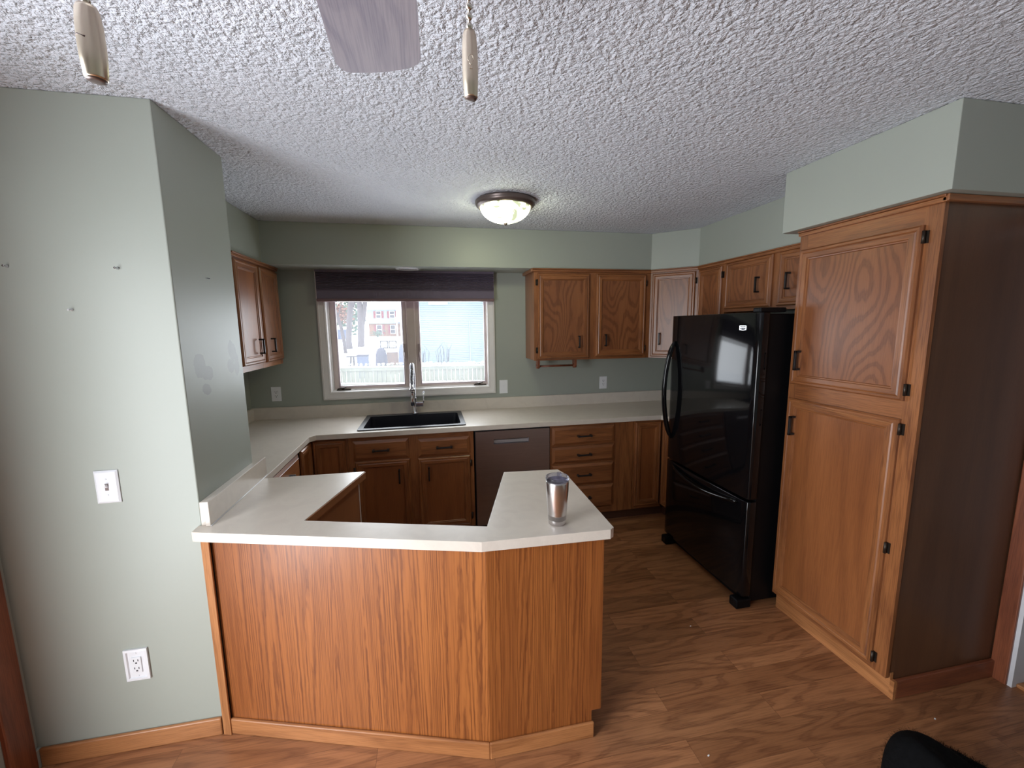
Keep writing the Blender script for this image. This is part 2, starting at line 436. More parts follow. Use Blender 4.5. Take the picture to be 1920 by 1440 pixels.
# ------------------------------------------------------------------ room shell
CH = 2.438; SH = 2.134
XL, XS, XK, XR, YB, YST = -1.545, -0.8945, -1.47, 2.55, 3.72, 1.7177
YSE = 2.2113
fl = MB().box(-1.7, 4.2, -2.45, 3.87, -0.05, 0.0, gfun=lambda p: (p.y, p.x, p.z))
struct(fl.build('floor', 'floor_laminate'))
struct(MB().box(-1.7, 4.2, -2.45, 3.87, CH, CH + 0.05).build('ceiling', 'ceiling_splatter'))
# stub wall between dining side and kitchen
struct(MB().box(-1.7, XS, YST, YSE, 0, CH).build('wall_stub', 'wall_paint_patched', bevel=0.004))
struct(MB().box(-1.7, XK, YSE, 3.87, 0, CH).build('wall_left_kitchen', 'wall_paint'))
# left wall with the patio door opening (y -0.37 .. 1.60)
lw = MB(); lw.box(-1.7, XL, 1.60, YST, 0, CH).box(-1.7, XL, -2.45, -0.40, 0, CH).box(-1.7, XL, -0.40, 1.60, 2.05, CH)
struct(lw.build('wall_left', 'wall_paint'))
# back wall with window opening
WX0, WX1, WZ0, WZ1 = -0.84, 0.53, 1.10, 2.10
bw = MB(); bw.box(XK - .1, WX0, YB, YB + .15, 0, CH).box(WX1, XR + .1, YB, YB + .15, 0, CH).box(WX0, WX1, YB, YB + .15, 0, WZ0).box(WX0, WX1, YB, YB + .15, WZ1, CH)
struct(bw.build('wall_back', 'wall_paint'))
rw = MB(); rw.box(XR, XR + .13, 1.225, 3.87, 0, CH).box(XR, XR + .13, -2.45, 0.35, 0, CH).box(XR, XR + .13, 0.35, 1.225, 2.06, CH)
struct(rw.build('wall_right', 'wall_paint'))
struct(MB().box(-1.7, 4.2, -2.6, -2.45, 0, CH).build('wall_front', 'wall_paint'))
hw = MB(); hw.box(4.05, 4.2, -2.45, 3.87, 0, CH).box(XR + .13, 4.05, 2.2, 2.35, 0, CH)
struct(hw.build('wall_hall', 'white_wall'))
# soffits
so = MB()
so.prism([(-1.47, 2.2113), (-1.18, 2.2113), (-1.18, 3.39), (1.91, 3.39), (2.19, 3.13), (2.19, 1.966), (1.86, 1.966), (1.86, 1.229), (2.55, 1.229), (2.55, 3.72), (-1.47, 3.72)], SH, CH - 0.0005)
struct(so.build('wall_soffit', 'wall_paint', bevel=0.003))

# right door opening: oak casing, white jamb, threshold
dr = thing('door_2', 'oak-cased doorway with white painted jamb behind the pantry', 'doorway', (XR, 1.225, 0)); dr['kind'] = 'structure'
MB().box(XR - .016, XR, 1.222, 1.282, 0, 2.12).box(XR - .016, XR, 0.29, 0.352, 0, 2.12).box(XR - .016, XR, 0.352, 1.222, 2.06, 2.12, 'y').build('casing', 'oak_casing', dr, bevel=0.004)
MB().box(XR - .004, XR + .15, 1.207, 1.2245, 0, 2.06).box(XR - .004, XR + .15, 0.3505, 0.37, 0, 2.06).box(XR - .004, XR + .15, 0.37, 1.207, 2.045, 2.06).build('jamb', 'white_wall', dr)
MB().box(XR + .02, XR + .15, 0.37, 1.207, 0.0, 0.018, 'y').build('threshold', 'oak_molding', dr, bevel=0.005)
struct(MB().box(XR + .15, 4.05, -2.4, 2.2, 0.0, 0.006).build('floor_hall', 'grey_concrete'))
# patio door frame in left wall
dp = thing('door_1', 'reddish oak patio door frame at the left edge', 'door', (XL, 1.6, 0)); dp['kind'] = 'structure'
MB().box(XL, XL + .018, 1.60, 1.692, 0, 2.12).box(XL, XL + .018, -0.49, -0.40, 0, 2.12).box(XL, XL + .018, -0.40, 1.60, 2.05, 2.12, 'y').build('casing', 'oak_casing', dp, bevel=0.004)
MB().box(-1.63, -1.57, -0.40, -0.35, 0.03, 2.05).box(-1.63, -1.57, 0.95, 1.00, 0.03, 2.05).box(-1.63, -1.57, -0.40, 1.00, 0, 0.03, 'y').build('door_frame', 'oak_casing', dp)
MB().box(-1.64, -1.57, 1.002, 1.598, 0.0, 2.048).build('door_leaf', 'oak_casing', dp)
# baseboards
struct(MB().box(XL + .012, -0.905, YST - .014, YST, 0, 0.078, 'x').build('baseboard_left', 'oak_molding', bevel=0.005))
struct(MB().box(XL, XL + .012, 1.692, YST, 0, 0.078, 'x').build('baseboard_corner', 'wall_paint', bevel=0.003))

# ------------------------------------------------------------------ window
wn = thing('window_1', 'two-sash crank window over the sink with white casing', 'window', (-0.165, YB, 1.06)); wn['kind'] = 'structure'
cs = MB(); cz0, cz1, cx0, cx1 = 1.060, 2.133, -0.905, 0.574; cw = 0.068


def ringloops(mb, x0, x1, z0, z1, prof, y0):
    """mitred picture-frame moulding; prof = (inset, -y height) from outer to inner"""
    sides = [((x0, z0), (x1, z0), (0, 1), 'x'), ((x1, z0), (x1, z1), (-1, 0), 'z'), ((x1, z1), (x0, z1), (0, -1), 'x'), ((x0, z1), (x0, z0), (1, 0), 'z')]
    cx_, cz_ = (x0 + x1) / 2, (z0 + z1) / 2
    for (a, b_, nn, g) in sides:
        v = []; f = []
        for (ins, h) in prof:
            for p in (a, b_):
                sx_ = 1 if p[0] < cx_ else -1; sz_ = 1 if p[1] < cz_ else -1
                v.append((p[0] + sx_ * ins, y0 - h, p[1] + sz_ * ins))
        for i in range(len(prof) - 1):
            f.append((2 * i, 2 * i + 1, 2 * i + 3, 2 * i + 2))
        mb.add(v, f, g)
    return mb


ringloops(cs, cx0, cx1, cz0, cz1, [(0, 0), (0, .018), (.012, .022), (.016, .017), (.05, .014), (.055, .017), (.066, .012), (.068, 0)], YB)
cs.build('casing', 'white_paint', wn)
ir = MB(); ringloops(ir, WX0, WX1, 1.125, WZ1, [(0, 0), (0.004, 0), (.004, -.03), (.012, -.032), (.012, -.06), (.018, -.062), (.018, -.15)], YB); ir.build('jamb_liner', 'white_paint', wn)
for (a, b_, nm) in ((-0.824, -0.190, 'l'), (-0.130, 0.535, 'r')):
    sa = MB(); ringloops(sa, a, b_, 1.118, 2.09, [(0, 0), (0, .02), (.036, .02), (.041, .012), (.046, 0.0)], YB + .078)
    so_ = sa.build('sash', 'sash_vinyl', wn)
    sb = MB(); ringloops(sb, a + .036, b_ - .036, 1.154, 2.054, [(0, .021), (.010, .012), (.012, -.004)], YB + .078); sb.build('glazing_stop', 'sash_dark', so_)
    MB().box(a + .046, b_ - .046, YB + .084, YB + .088, 1.165, 2.045).build('pane', 'glare_pane', so_)
    xc = -0.755 if nm == 'l' else 0.43
    ck = MB().box(xc - .05, xc + .065, YB + .030, YB + .058, 1.131, 1.140).lathe([(.012, 0), (.012, .014), (.008, .018)], (xc, YB + .040, 1.138), 12)
    ck.tube([(xc, YB + .035, 1.152), (xc + .03, YB + .025, 1.158), (xc - .04, YB + .02, 1.146)], .005, 8)
    ck.build('crank_handle', 'hinge_bronze', so_)
    xl = -0.222 if nm == 'l' else -0.098
    lk = MB().box(xl - .008, xl + .008, YB + .045, YB + .06, 1.40, 1.52).tube([(xl, YB + .045, 1.45), (xl + .002, YB + .03, 1.42), (xl + .004, YB + .028, 1.365)], .006, 8)
    lk.build('sash_lock', 'sash_dark', so_)
MB().box(-0.196, -0.124, YB + .035, YB + .15, 1.118, 2.09).build('mullion', 'sash_vinyl', wn, bevel=0.004)

# pleated blind
bl = thing('window_blind', 'dark plum pleated shade half drawn over the sink window', 'blind', (-0.165, 3.66, 2.12))
pv = []; pts = []
z = 2.118
pts.append((3.690, z)); k = 0
while z > 1.975:
    pts.append((3.655 if k % 2 == 0 else 3.668, z)); z -= 0.0062; k += 1
pts += [(3.660, 1.965), (3.659, 1.905), (3.690, 1.905)]
v = []; f = []
for (y, zz) in pts:
    v += [(-0.888, y, zz), (0.566, y, zz)]
n = len(pts)
for i in range(n):
    a, b_ = i, (i + 1) % n; f.append((2 * a, 2 * a + 1, 2 * b_ + 1, 2 * b_))
f.append(tuple(2 * i for i in range(n))); f.append(tuple(2 * i + 1 for i in reversed(range(n))))
MB().add(v, f).build('pleated_shade', 'blind_fabric', bl)
MB().box(-0.889, 0.567, 3.645, 3.695, 1.882, 1.905).build('bottom_rail', 'blind_rail', bl, bevel=0.004)
MB().box(-0.888, 0.566, 3.645, 3.697, 2.118, 2.1335).build('headrail', 'blind_fabric', bl)

# ------------------------------------------------------------------ cabinet vocabulary
DOORP = [(0, 0.0), (0, .011), (.007, .019), (.016, .019), (.019, .016), (.024, .019), (.044, .018), (.047, .013), (.052, .012), (.055, .007)]


def pull(fr, parent, x, z, horiz=False, ln=.104):
    mb = MB(fr); t = .0055; h = ln / 2
    if not horiz:
        mb.box(x - t, x + t, -.052, -.040, z - h, z + h)
        for s_ in (-1, 1): mb.box(x - t, x + t, -.052, -.017, z + s_ * (h - t) - t, z + s_ * (h - t) + t)
    else:
        mb.box(x - h, x + h, -.052, -.040, z - t, z + t)
        for s_ in (-1, 1):
            mb.box(x + s_ * (h - t) - t * 1.4, x + s_ * (h - t) + t * 1.4, -.053, -.017, z - t * 1.4, z + t * 1.4)
    return mb.build('handle', 'black_iron', parent, bevel=0.0015)


def hinge(fr, parent, x, z, side):
    mb = MB(fr)
    mb.tube([(x + side * .004, -.012, z - .024), (x + side * .004, -.012, z + .024)], .006, 8).box(x, x + side * .016, -.004, -.0005, z - .024, z + .024)
    return mb.build('hinge', 'hinge_bronze', parent)


def door(fr, root, x0, x1, z0, z1, hx=None, hz=None, hinges=None, hside=0, mat='oak_panel'):
    fm = MB(fr); ringloops(fm, x0, x1, z0, z1, DOORP, 0.0); d = fm.build('door', 'oak_frame', root)
    i = .0545
    pn = MB(fr).box(x0 + i, x1 - i, -.0075, -.001, z0 + i, z1 - i); pn.build('door_panel', mat, d)
    if hx is not None: pull(fr, d, hx, hz)
    if hinges:
        for hz_ in hinges: hinge(fr, d, x0 if hside < 0 else x1, hz_, hside)
    return d


def drawer(fr, root, x0, x1, z0, z1, handle=True, hz=None):
    mb = MB(fr)
    ringloops(mb, x0, x1, z0, z1, [(0, 0), (0, .008), (.004, .010), (.020, .018), (.021, .0195)], 0.0)
    mb.add([(x0 + .021, -.0195, z0 + .021), (x1 - .021, -.0195, z0 + .021), (x1 - .021, -.0195, z1 - .021), (x0 + .021, -.0195, z1 - .021)], [(0, 1, 2, 3)], 'x')
    d = mb.build('drawer', 'oak_frame', root)
    if handle: pull(fr, d, (x0 + x1) / 2, (z0 + z1) / 2 if hz is None else hz, True, .115)
    return d


def crown(fr, root, x0, x1, ext0=0, ext1=0, y0=0.0):
    mb = MB(fr)
    mb.box(x0 - ext0, x1 + ext1, y0 - .016, 0.003, SH - .028, SH - .010, 'x').box(x0 - ext0 - .0, x1 + ext1, y0 - .024, 0.003, SH - .010, SH - .001, 'x')
    return mb.build('crown_molding', 'oak_frame', root, bevel=0.003)


def faceframe(fr, root, x0, x1, z0, z1, stiles, rails, th=.019):
    """stiles: list of (xa, xb); rails: (za, zb)"""
    mb = MB(fr)
    for (a, b_) in stiles: mb.box(a, b_, 0.0, th, z0, z1, 'z')
    for (a, b_) in rails:
        for i in range(len(stiles) - 1): mb.box(stiles[i][1], stiles[i + 1][0], 0.0005, th, a, b_, 'x')
    return mb.build('face_frame', 'oak_frame', root)


# ------------------------------------------------------------------ wall cabinets
F_back = frame(0, 3.39, 0)
F_left = frame(-1.162, 0, PI / 2)          # local x = world y
F_right = frame(2.19, 0, -PI / 2)          # local x = -world y
# back pair beside the window
t = thing('wall_cabinet', 'two-door oak wall cabinet right of the window with towel holder below', 'cabinet', (0.86, 3.71, 1.372))
MB().box(0.862, 1.905, 3.409, 3.715, 1.374, 2.132).build('carcass', 'oak_frame', t)
faceframe(F_back, t, 0.86, 1.91, 1.372, 2.133, [(0.86, .90), (1.335, 1.415), (1.855, 1.91)], [(1.372, 1.40), (2.085, 2.133)])
door(F_back, t, 0.889, 1.343, 1.388, 2.092, 1.247, 1.525, [1.46, 2.02], -1)
door(F_back, t, 1.407, 1.862, 1.398, 2.092, 1.487, 1.535, [1.46, 2.02], 1)
crown(F_back, t, 0.86, 1.91, .02)
MB().box(0.836, 0.861, 3.39, 3.716, SH - .028, SH - .001, 'y').build('crown_return', 'oak_frame', t, bevel=0.003)
# paper towel holder
t = thing('paper_towel_holder', 'small reddish wooden paper towel holder under the wall cabinet', 'towel holder', (1.08, 3.48, 1.30))
MB().box(0.905, 0.925, 3.45, 3.51, 1.315, 1.371).lathe([(.020, -.014), (.022, 0), (.020, .014)], (0.915, 3.48, 1.315), 16, 'x').build('bracket', 'oak_casing', t)
MB().box(1.24, 1.26, 3.45, 3.51, 1.315, 1.371).lathe([(.020, -.014), (.022, 0), (.020, .014)], (1.25, 3.48, 1.315), 16, 'x').build('bracket', 'oak_casing', t)
MB().tube([(0.929, 3.48, 1.315), (1.236, 3.48, 1.315)], .009).build('dowel', 'oak_casing', t)
# diagonal corner cabinet
t = thing('corner_wall_cabinet', 'angled single-door oak corner wall cabinet with bold cathedral grain', 'cabinet', (2.2, 3.4, 1.372))
dl = math.hypot(.28, .265); F_diag = frame(1.911, 3.389, -math.atan2(.265, .28))
MB().prism([(1.925, 3.412), (2.205, 3.147), (2.54, 3.147), (2.54, 3.715), (1.912, 3.715), (1.912, 3.412)], 1.374, 2.132).build('carcass', 'oak_frame', t)
faceframe(F_diag, t, 0, dl, 1.372, 2.133, [(0, .035), (dl - .035, dl)], [(1.372, 1.40), (2.085, 2.133)])
door(F_diag, t, .018, dl - .022, 1.385, 2.095, .095, 1.54, [1.46, 2.02], 1, mat='oak_panel')
crown(F_diag, t, 0, dl)
# right run: narrow one then the pair over the fridge
t = thing('narrow_wall_cabinet', 'narrow oak wall cabinet between corner cabinet and the cabinet over the fridge', 'cabinet', (2.2, 2.97, 1.372))
MB().box(2.21, 2.54, 2.802, 3.145, 1.374, 2.132).build('carcass', 'oak_frame', t)
faceframe(F_right, t, -3.125, -2.80, 1.372, 2.133, [(-3.125, -3.09), (-2.84, -2.80)], [(1.372, 1.40), (2.085, 2.133)])
door(F_right, t, -3.105, -2.832, 1.385, 2.095, None, None, [1.46, 2.03], 1)
crown(F_right, t, -3.125, -2.80)
t = thing('over_fridge_cabinet', 'short two-door oak cabinet above the black refrigerator', 'cabinet', (2.2, 2.35, 1.75))
MB().box(2.21, 2.54, 1.912, 2.798, 1.752, 2.132).build('carcass', 'oak_frame', t)
faceframe(F_right, t, -2.80, -1.91, 1.75, 2.133, [(-2.80, -2.76), (-2.36, -2.31), (-1.94, -1.91)], [(1.75, 1.785), (2.085, 2.133)])
door(F_right, t, -2.785, -2.355, 1.772, 2.105, -2.455, 1.92)
door(F_right, t, -2.305, -1.93, 1.772, 2.105, -2.212, 1.92)
crown(F_right, t, -2.80, -1.91)
# left pair
t = thing('left_wall_cabinet', 'two-door oak wall cabinet left of the window on the side wall', 'cabinet', (-1.3, 3.22, 1.39))
MB().box(-1.468, -1.181, 2.832, 3.598, 1.394, 2.132).build('carcass', 'oak_frame', t)
faceframe(F_left, t, 2.83, 3.60, 1.392, 2.133, [(2.83, 2.87), (3.20, 3.25), (3.56, 3.60)], [(1.392, 1.43), (2.09, 2.133)])
door(F_left, t, 2.855, 3.205, 1.432, 2.095, 3.115, 1.548, mat='oak_panel_plain')
door(F_left, t, 3.245, 3.578, 1.428, 2.095, 3.335, 1.548)
crown(F_left, t, 2.83, 3.60)

# ------------------------------------------------------------------ pantry
F_pan = frame(1.92, 0, -PI / 2)
t = thing('pantry_cabinet', 'tall oak pantry cabinet with two stacked doors beside the refrigerator', 'cabinet', (2.2, 1.6, 0))
MB().box(1.967, 2.548, 1.2852, 1.903, 0.02, 2.132).box(1.9395, 1.967, 1.2852, 1.903, .121, 2.132).build('carcass', 'oak_side_shade', t)['label'] = 'oak side panel with shade painted into its colour'
faceframe(F_pan, t, -1.905, -1.283, 0.10, 2.133, [(-1.905, -1.86), (-1.345, -1.283)], [(0.10, .155), (1.24, 1.35), (2.01, 2.133)])
door(F_pan, t, -1.888, -1.338, 1.338, 2.036, -1.835, 1.468, [1.385, 1.99], 1)
door(F_pan, t, -1.889, -1.341, 0.128, 1.260, -1.835, 1.118, [0.165, .69, 1.218], 1, mat='oak_panel_plain')
crown(F_pan, t, -1.905, -1.283, 0, .014)
MB().box(1.904, 2.548, 1.262, 1.284, SH - .026, SH - .001, 'x').build('crown_return', 'oak_frame', t, bevel=0.003)
MB().box(1.966, 2.548, 1.267, 1.2845, 0.0, 0.088, 'x').build('base_molding', 'oak_casing', t, bevel=0.004)
MB().box(1.9505, 1.9655, 1.267, 1.2849, 0.0, 0.088, 'y').box(1.9505, 1.9655, 1.285, 1.903, 0.0, 0.119, 'y').build('toe_kick', 'oak_molding', t)

# ------------------------------------------------------------------ base cabinets (back run faces -y at y=3.10)
F_b = frame(0, 3.10, 0); F_bl = frame(-0.875, 0, PI / 2); F_br = frame(1.905, 0, -PI / 2)
t = thing('corner_base_cabinet', 'oak corner base cabinet with folding L-shaped doors left of the sink base', 'cabinet', (-0.9, 3.1, 0))
MB().prism([(-1.465, 2.83), (-.896, 2.83), (-.896, 3.12), (-.615, 3.12), (-.615, 3.69), (-1.465, 3.69)], 0.11, 0.873).build('carcass', 'oak_frame', t)
faceframe(F_b, t, -.874, -.615, .10, .874, [(-.874, -.86), (-.635, -.615)], [(.10, .13), (.858, .874)])
door(F_b, t, -.855, -.632, .12, .862, mat='oak_panel_plain')
door(F_bl, t, 2.86, 3.078, .12, .862, mat='oak_panel_plain')
MB().prism([(-.95, 2.83), (-.90, 2.83), (-.90, 3.16), (-.615, 3.16), (-.615, 3.2), (-.95, 3.2)], 0.0, 0.11).build('toe_kick', 'toe_dark', t)
t = thing('left_base_cabinet', 'oak base cabinet under the left worktop between corner unit and peninsula', 'cabinet', (-1.1, 2.5, 0))
MB().box(-1.465, -.896, 2.245, 2.826, .11, .873).build('carcass', 'oak_frame', t)
faceframe(F_bl, t, 2.245, 2.828, .10, .874, [(2.245, 2.29), (2.79, 2.828)], [(.10, .13), (.69, .72), (.85, .874)])
drawer(F_bl, t, 2.275, 2.80, .715, .862)
door(F_bl, t, 2.275, 2.80, .12, .685)
t = thing('sink_base_cabinet', 'two-door oak sink base cabinet with two small drawers below the black sink', 'cabinet', (-0.15, 3.3, 0))
MB().box(-.612, -.592, 3.12, 3.69, .11, .873).box(.275, .295, 3.12, 3.69, .11, .873).box(-.592, .275, 3.12, 3.69, .11, .13).box(-.592, .275, 3.67, 3.69, .13, .70).build('carcass', 'oak_frame', t)
faceframe(F_b, t, -.613, .30, .10, .874, [(-.613, -.57), (-.195, -.11), (.262, .30)], [(.10, .135), (.675, .715), (.822, .874)])
drawer(F_b, t, -.582, -.187, .700, .846)
drawer(F_b, t, -.117, .268, .696, .834)
door(F_b, t, -.572, -.182, .115, .690, -.262, .565, [.19, .62], -1, mat='oak_panel_plain')
door(F_b, t, -.122, .270, .115, .684, -.045, .565, [.19, .62], 1, mat='oak_panel_plain')
MB().box(-.613, .30, 3.17, 3.185, 0, .11, 'x').build('toe_kick', 'toe_dark', t)
t = thing('dishwasher', 'built-in stainless steel dishwasher with pocket handle right of the sink', 'dishwasher', (.61, 3.3, 0))
MB().box(.312, .908, 3.115, 3.68, .09, .868).build('tub', 'slot_dark', t)
dw = MB()
x0, x1, z0, z1 = .315, .905, .10, .862; y = 3.085; hx0, hx1, hz0, hz1 = .455, .735, .756, .796
xs = [x0, hx0, hx1, x1]; zs = [z0, hz0, hz1, z1]
v = [(x, y, zz) for zz in zs for x in xs]; f = []
for j in range(3):
    for i in range(3):
        if (i, j) != (1, 1): f.append((j * 4 + i, j * 4 + i + 1, (j + 1) * 4 + i + 1, (j + 1) * 4 + i))
dw.add(v, f)
dw.add([(x0, y, z0), (x1, y, z0), (x1, y, z1), (x0, y, z1), (x0 - .002, y + .03, z0), (x1 + .002, y + .03, z0), (x1 + .002, y + .03, z1), (x0 - .002, y + .03, z1)], [(4, 5, 1, 0), (5, 6, 2, 1), (6, 7, 3, 2), (7, 4, 0, 3)])
d = dw.build('door', 'stainless', t)
pk = MB(); a = [(hx0, y, hz0), (hx1, y, hz0), (hx1, y, hz1), (hx0, y, hz1)]; b2 = [(hx0 + .006, y + .022, hz0 + .004), (hx1 - .006, y + .022, hz0 + .004), (hx1 - .006, y + .026, hz1 - .014), (hx0 + .006, y + .026, hz1 - .014)]
pk.add(a + b2, [(0, 1, 5, 4), (1, 2, 6, 5), (2, 3, 7, 6), (3, 0, 4, 7), (4, 5, 6, 7)]).box(hx0 - .002, hx1 + .002, y - .004, y + .002, hz0 - .006, hz0 + .0015)
pk.build('pocket_handle', 'stainless', d)
MB().box(.315, .905, 3.16, 3.18, 0, .09).build('toe_kick', 'slot_dark', t)
t = thing('drawer_base_cabinet', 'oak base cabinet with four stacked drawers right of the dishwasher', 'cabinet', (1.2, 3.3, 0))
MB().box(.914, 1.632, 3.12, 3.69, .11, .873).build('carcass', 'oak_frame', t)
faceframe(F_b, t, .912, 1.634, .10, .874, [(.912, .945), (1.448, 1.634)], [(.10, .15), (.345, .37), (.53, .555), (.695, .715), (.85, .874)])
for (a, b_) in ((.708, .856), (.556, .694), (.363, .542), (.160, .350)): drawer(F_b, t, .928, 1.462, a, b_)
MB().box(.912, 1.634, 3.17, 3.185, 0, .11, 'x').build('toe_kick', 'toe_dark', t)
t = thing('corner_base_cabinet', 'oak corner base cabinet beside the refrigerator with L-shaped folding doors', 'cabinet', (1.9, 3.3, 0))
MB().prism([(1.637, 3.12), (1.925, 3.12), (1.925, 2.80), (2.54, 2.80), (2.54, 3.69), (1.637, 3.69)], 0.11, 0.873).build('carcass', 'oak_frame', t)
faceframe(F_b, t, 1.637, 1.904, .10, .874, [(1.637, 1.66), (1.895, 1.904)], [(.10, .13), (.855, .874)])
door(F_b, t, 1.652, 1.882, .13, .858, mat='oak_panel_plain')
door(F_br, t, -3.078, -2.84, .13, .858, mat='oak_panel_plain')
MB().prism([(1.637, 3.17), (1.97, 3.17), (1.97, 2.80), (2.0, 2.80), (2.0, 3.2), (1.637, 3.2)], 0, .11).build('toe_kick', 'toe_dark', t)

# ------------------------------------------------------------------ peninsula base
t = thing('peninsula_base', 'oak-veneered peninsula cabinet with angled end panel and pale oak base molding', 'cabinet', (-0.1, 1.6, 0))
A = Vector((-.868, 1.713)); B = Vector((.169, 1.390)); Cc = Vector((.626, 1.392))


def slabpanel(p, q, th, z0, z1, name, mat, parent, grain='z', out=0.0, e0=0, e1=0, bevel=0.0):
    d = (q - p); Ln = d.length; ang = math.atan2(d.y, d.x)
    return MB(frame(p.x, p.y, ang)).box(-e0, Ln + e1, -out, th, z0, z1, grain).build(name, mat, parent, bevel=bevel)


slabpanel(A, B, .012, .0, .874, 'front_panel', 'oak_ply', t)
e = MB(frame(B.x, B.y, math.atan2(Cc.y - B.y, Cc.x - B.x))); Ln = (Cc - B).length
e.add([(x, y, z) for y in (0, .012) for (x, z) in ((0, 0), (Ln - .04, 0), (Ln - .04, .115), (Ln, .115), (Ln, .874), (0, .874))],
      [(0, 1, 2, 3, 4, 5), (11, 10, 9, 8, 7, 6), (0, 6, 7, 1), (1, 7, 8, 2), (2, 8, 9, 3), (3, 9, 10, 4), (4, 10, 11, 5)])
e.build('end_panel', 'oak_ply', t)
slabpanel(A, B, .0, .0, .070, 'base_molding', 'oak_molding', t, 'x', .013, 0, .002, .005)
slabpanel(B, B + (Cc - B).normalized() * (Ln - .032), .0, .0, .070, 'base_molding', 'oak_molding', t, 'x', .013, .002, 0, .005)
MB(frame(-.900, 1.708, math.atan2(-.323, 1.037))).box(0, .034, -.004, .004, 0, .874).build('corner_batten', 'oak_molding', t, bevel=0.002)
# carcasses either side of the empty cooker gap
lb = MB().prism([(-.84, 1.722), (-.520, 1.700), (-.392, 2.172), (-.845, 2.19)], 0.10, .873); lb.build('left_carcass', 'particle_side', t)
MB().prism([(-.80, 1.75), (-.54, 1.72), (-.43, 2.12), (-.80, 2.13)], 0, .10).build('toe_kick', 'toe_dark', t)
MB(frame(-.392, 2.172, math.atan2(-.472, -.128))).box(0, .006, -.0, .003, .10, .872).build('edge_strip', 'caulk', t)
rb = MB().prism([(.19, 1.404), (.622, 1.406), (.626, 1.985), (.372, 2.005), (.215, 1.475)], .115, .873); rb.build('right_carcass', 'oak_frame', t)
MB().prism([(.21, 1.41), (.575, 1.42), (.575, 1.94), (.39, 1.95)], 0, .115).build('toe_kick', 'toe_dark', t)
F_pe = frame(.626, 0, PI / 2)
door(F_pe, t, 1.43, 1.70, .13, .69); door(F_pe, t, 1.71, 1.97, .13, .69); drawer(F_pe, t, 1.43, 1.70, .715, .855); drawer(F_pe, t, 1.71, 1.97, .715, .855)

# ------------------------------------------------------------------ worktop
t = thing('worktop', 'beige laminate worktop running round the kitchen and over the peninsula', 'worktop', (0, 2.9, .876))
kit = [(-1.47, 3.70), (-1.47, 2.222), (-.854, 2.222), (-.854, 3.025), (-.822, 3.070), (1.865, 3.070), (1.895, 3.035), (1.895, 2.785), (2.548, 2.785), (2.548, 3.70)]
sx0, sx1, sy0, sy1 = -.553, .248, 3.115, 3.655
hole = [(sx0 + .02, sy0 + .02), (sx1 - .02, sy0 + .02), (sx1 - .02, sy1 - .02), (sx0 + .02, sy1 - .02)]
MB().prism(kit, .876, .914, [hole]).build('kitchen_slab', 'worktop_laminate', t, bevel=0.003)
pen = [(-.905, 1.664), (-.897, 1.660), (.151, 1.357), (.630, 1.344), (.648, 1.358), (.656, 1.925), (.634, 2.010), (.351, 2.034), (.185, 1.468), (-.515, 1.673), (-.364, 2.209), (-.854, 2.2215), (-.893, 2.2215), (-.893, 1.716), (-.905, 1.716)]
MB().prism(pen, .8762, .914).build('peninsula_slab', 'worktop_laminate', t, bevel=0.003)
d = Vector((-.364 + .515, 2.209 - 1.673)); MB(frame(-.512, 1.674, math.atan2(d.y, d.x))).box(.012, d.length - .004, -.002, .004, .877, .911, 'x').build('raw_edge', 'particle_side', t)['label'] = 'unlaminated brown board edge'
MB().box(-1.47, 2.548, 3.700, 3.7195, .876, 1.016).build('backsplash', 'worktop_laminate', t, bevel=0.003)
MB().box(-1.4695, -1.450, 2.222, 3.700, .9145, 1.016).build('backsplash', 'worktop_laminate', t, bevel=0.003)
MB().box(-.8735, -.856, 1.700, 2.270, .9145, 1.012).build('backsplash', 'worktop_laminate', t, bevel=0.002)
MB().box(-.8935, -.8745, 1.712, 2.2215, .9145, 1.008).build('backsplash_filler', 'worktop_laminate', t, bevel=0.002)
MB().tube([(-.855, 1.701, .9155), (-.855, 2.268, .9155)], .0022, 6).build('caulk_bead', 'white_plastic', t)
MB().tube([(-1.44, 3.699, .9150), (-.60, 3.699, .9150)], .0022, 6).build('caulk_bead', 'caulk', t)

# ------------------------------------------------------------------ sink and faucet
t = thing('kitchen_sink', 'black granite single-bowl drop-in sink set in the worktop under the window', 'sink', (-.15, 3.38, .914))


def rrect(x0, x1, y0, y1, r, n=5):
    pts = []
    for (cx_, cy_, a0) in ((x1 - r, y0 + r, -PI / 2), (x1 - r, y1 - r, 0), (x0 + r, y1 - r, PI / 2), (x0 + r, y0 + r, PI)):
        for i in range(n + 1):
            a = a0 + PI / 2 * i / n; pts.append((cx_ + r * math.cos(a), cy_ + r * math.sin(a)))
    return pts


bx = (-.515, .210, 3.158, 3.585)
MB().prism(rrect(sx0, sx1, sy0, sy1, .02), .9142, .922, [rrect(*bx, .03)]).build('rim', 'sink_granite', t, bevel=0.002)
ro = rrect(*bx, .03); ri = rrect(bx[0] + .01, bx[1] - .01, bx[2] + .01, bx[3] - .01, .03); n = len(ro)
v = [(x, y, .921) for x, y in ro] + [(x, y, .72) for x, y in ri]; f = [(i, i + n, (i + 1) % n + n, (i + 1) % n) for i in range(n)] + [tuple(range(n, 2 * n))]
v2 = [(x, y, .918) for x, y in rrect(bx[0] - .012, bx[1] + .012, bx[2] - .012, bx[3] + .012, .03)] + [(x, y, .71) for x, y in ro]
MB().add(v, f).add(v2, [(i, (i + 1) % n, (i + 1) % n + n, i + n) for i in range(n)] + [tuple(reversed(range(n, 2 * n)))]).build('basin', 'sink_granite', t)
MB().lathe([(.055, .7205), (.055, .723), (.040, .7235), (.038, .7215)], (-.15, 3.37, 0), 24).build('drain', 'chrome', t)
t = thing('kitchen_faucet', 'chrome spring pull-down faucet rising behind the black sink', 'faucet', (-.152, 3.622, .922))
fx, fy = -.152, 3.622
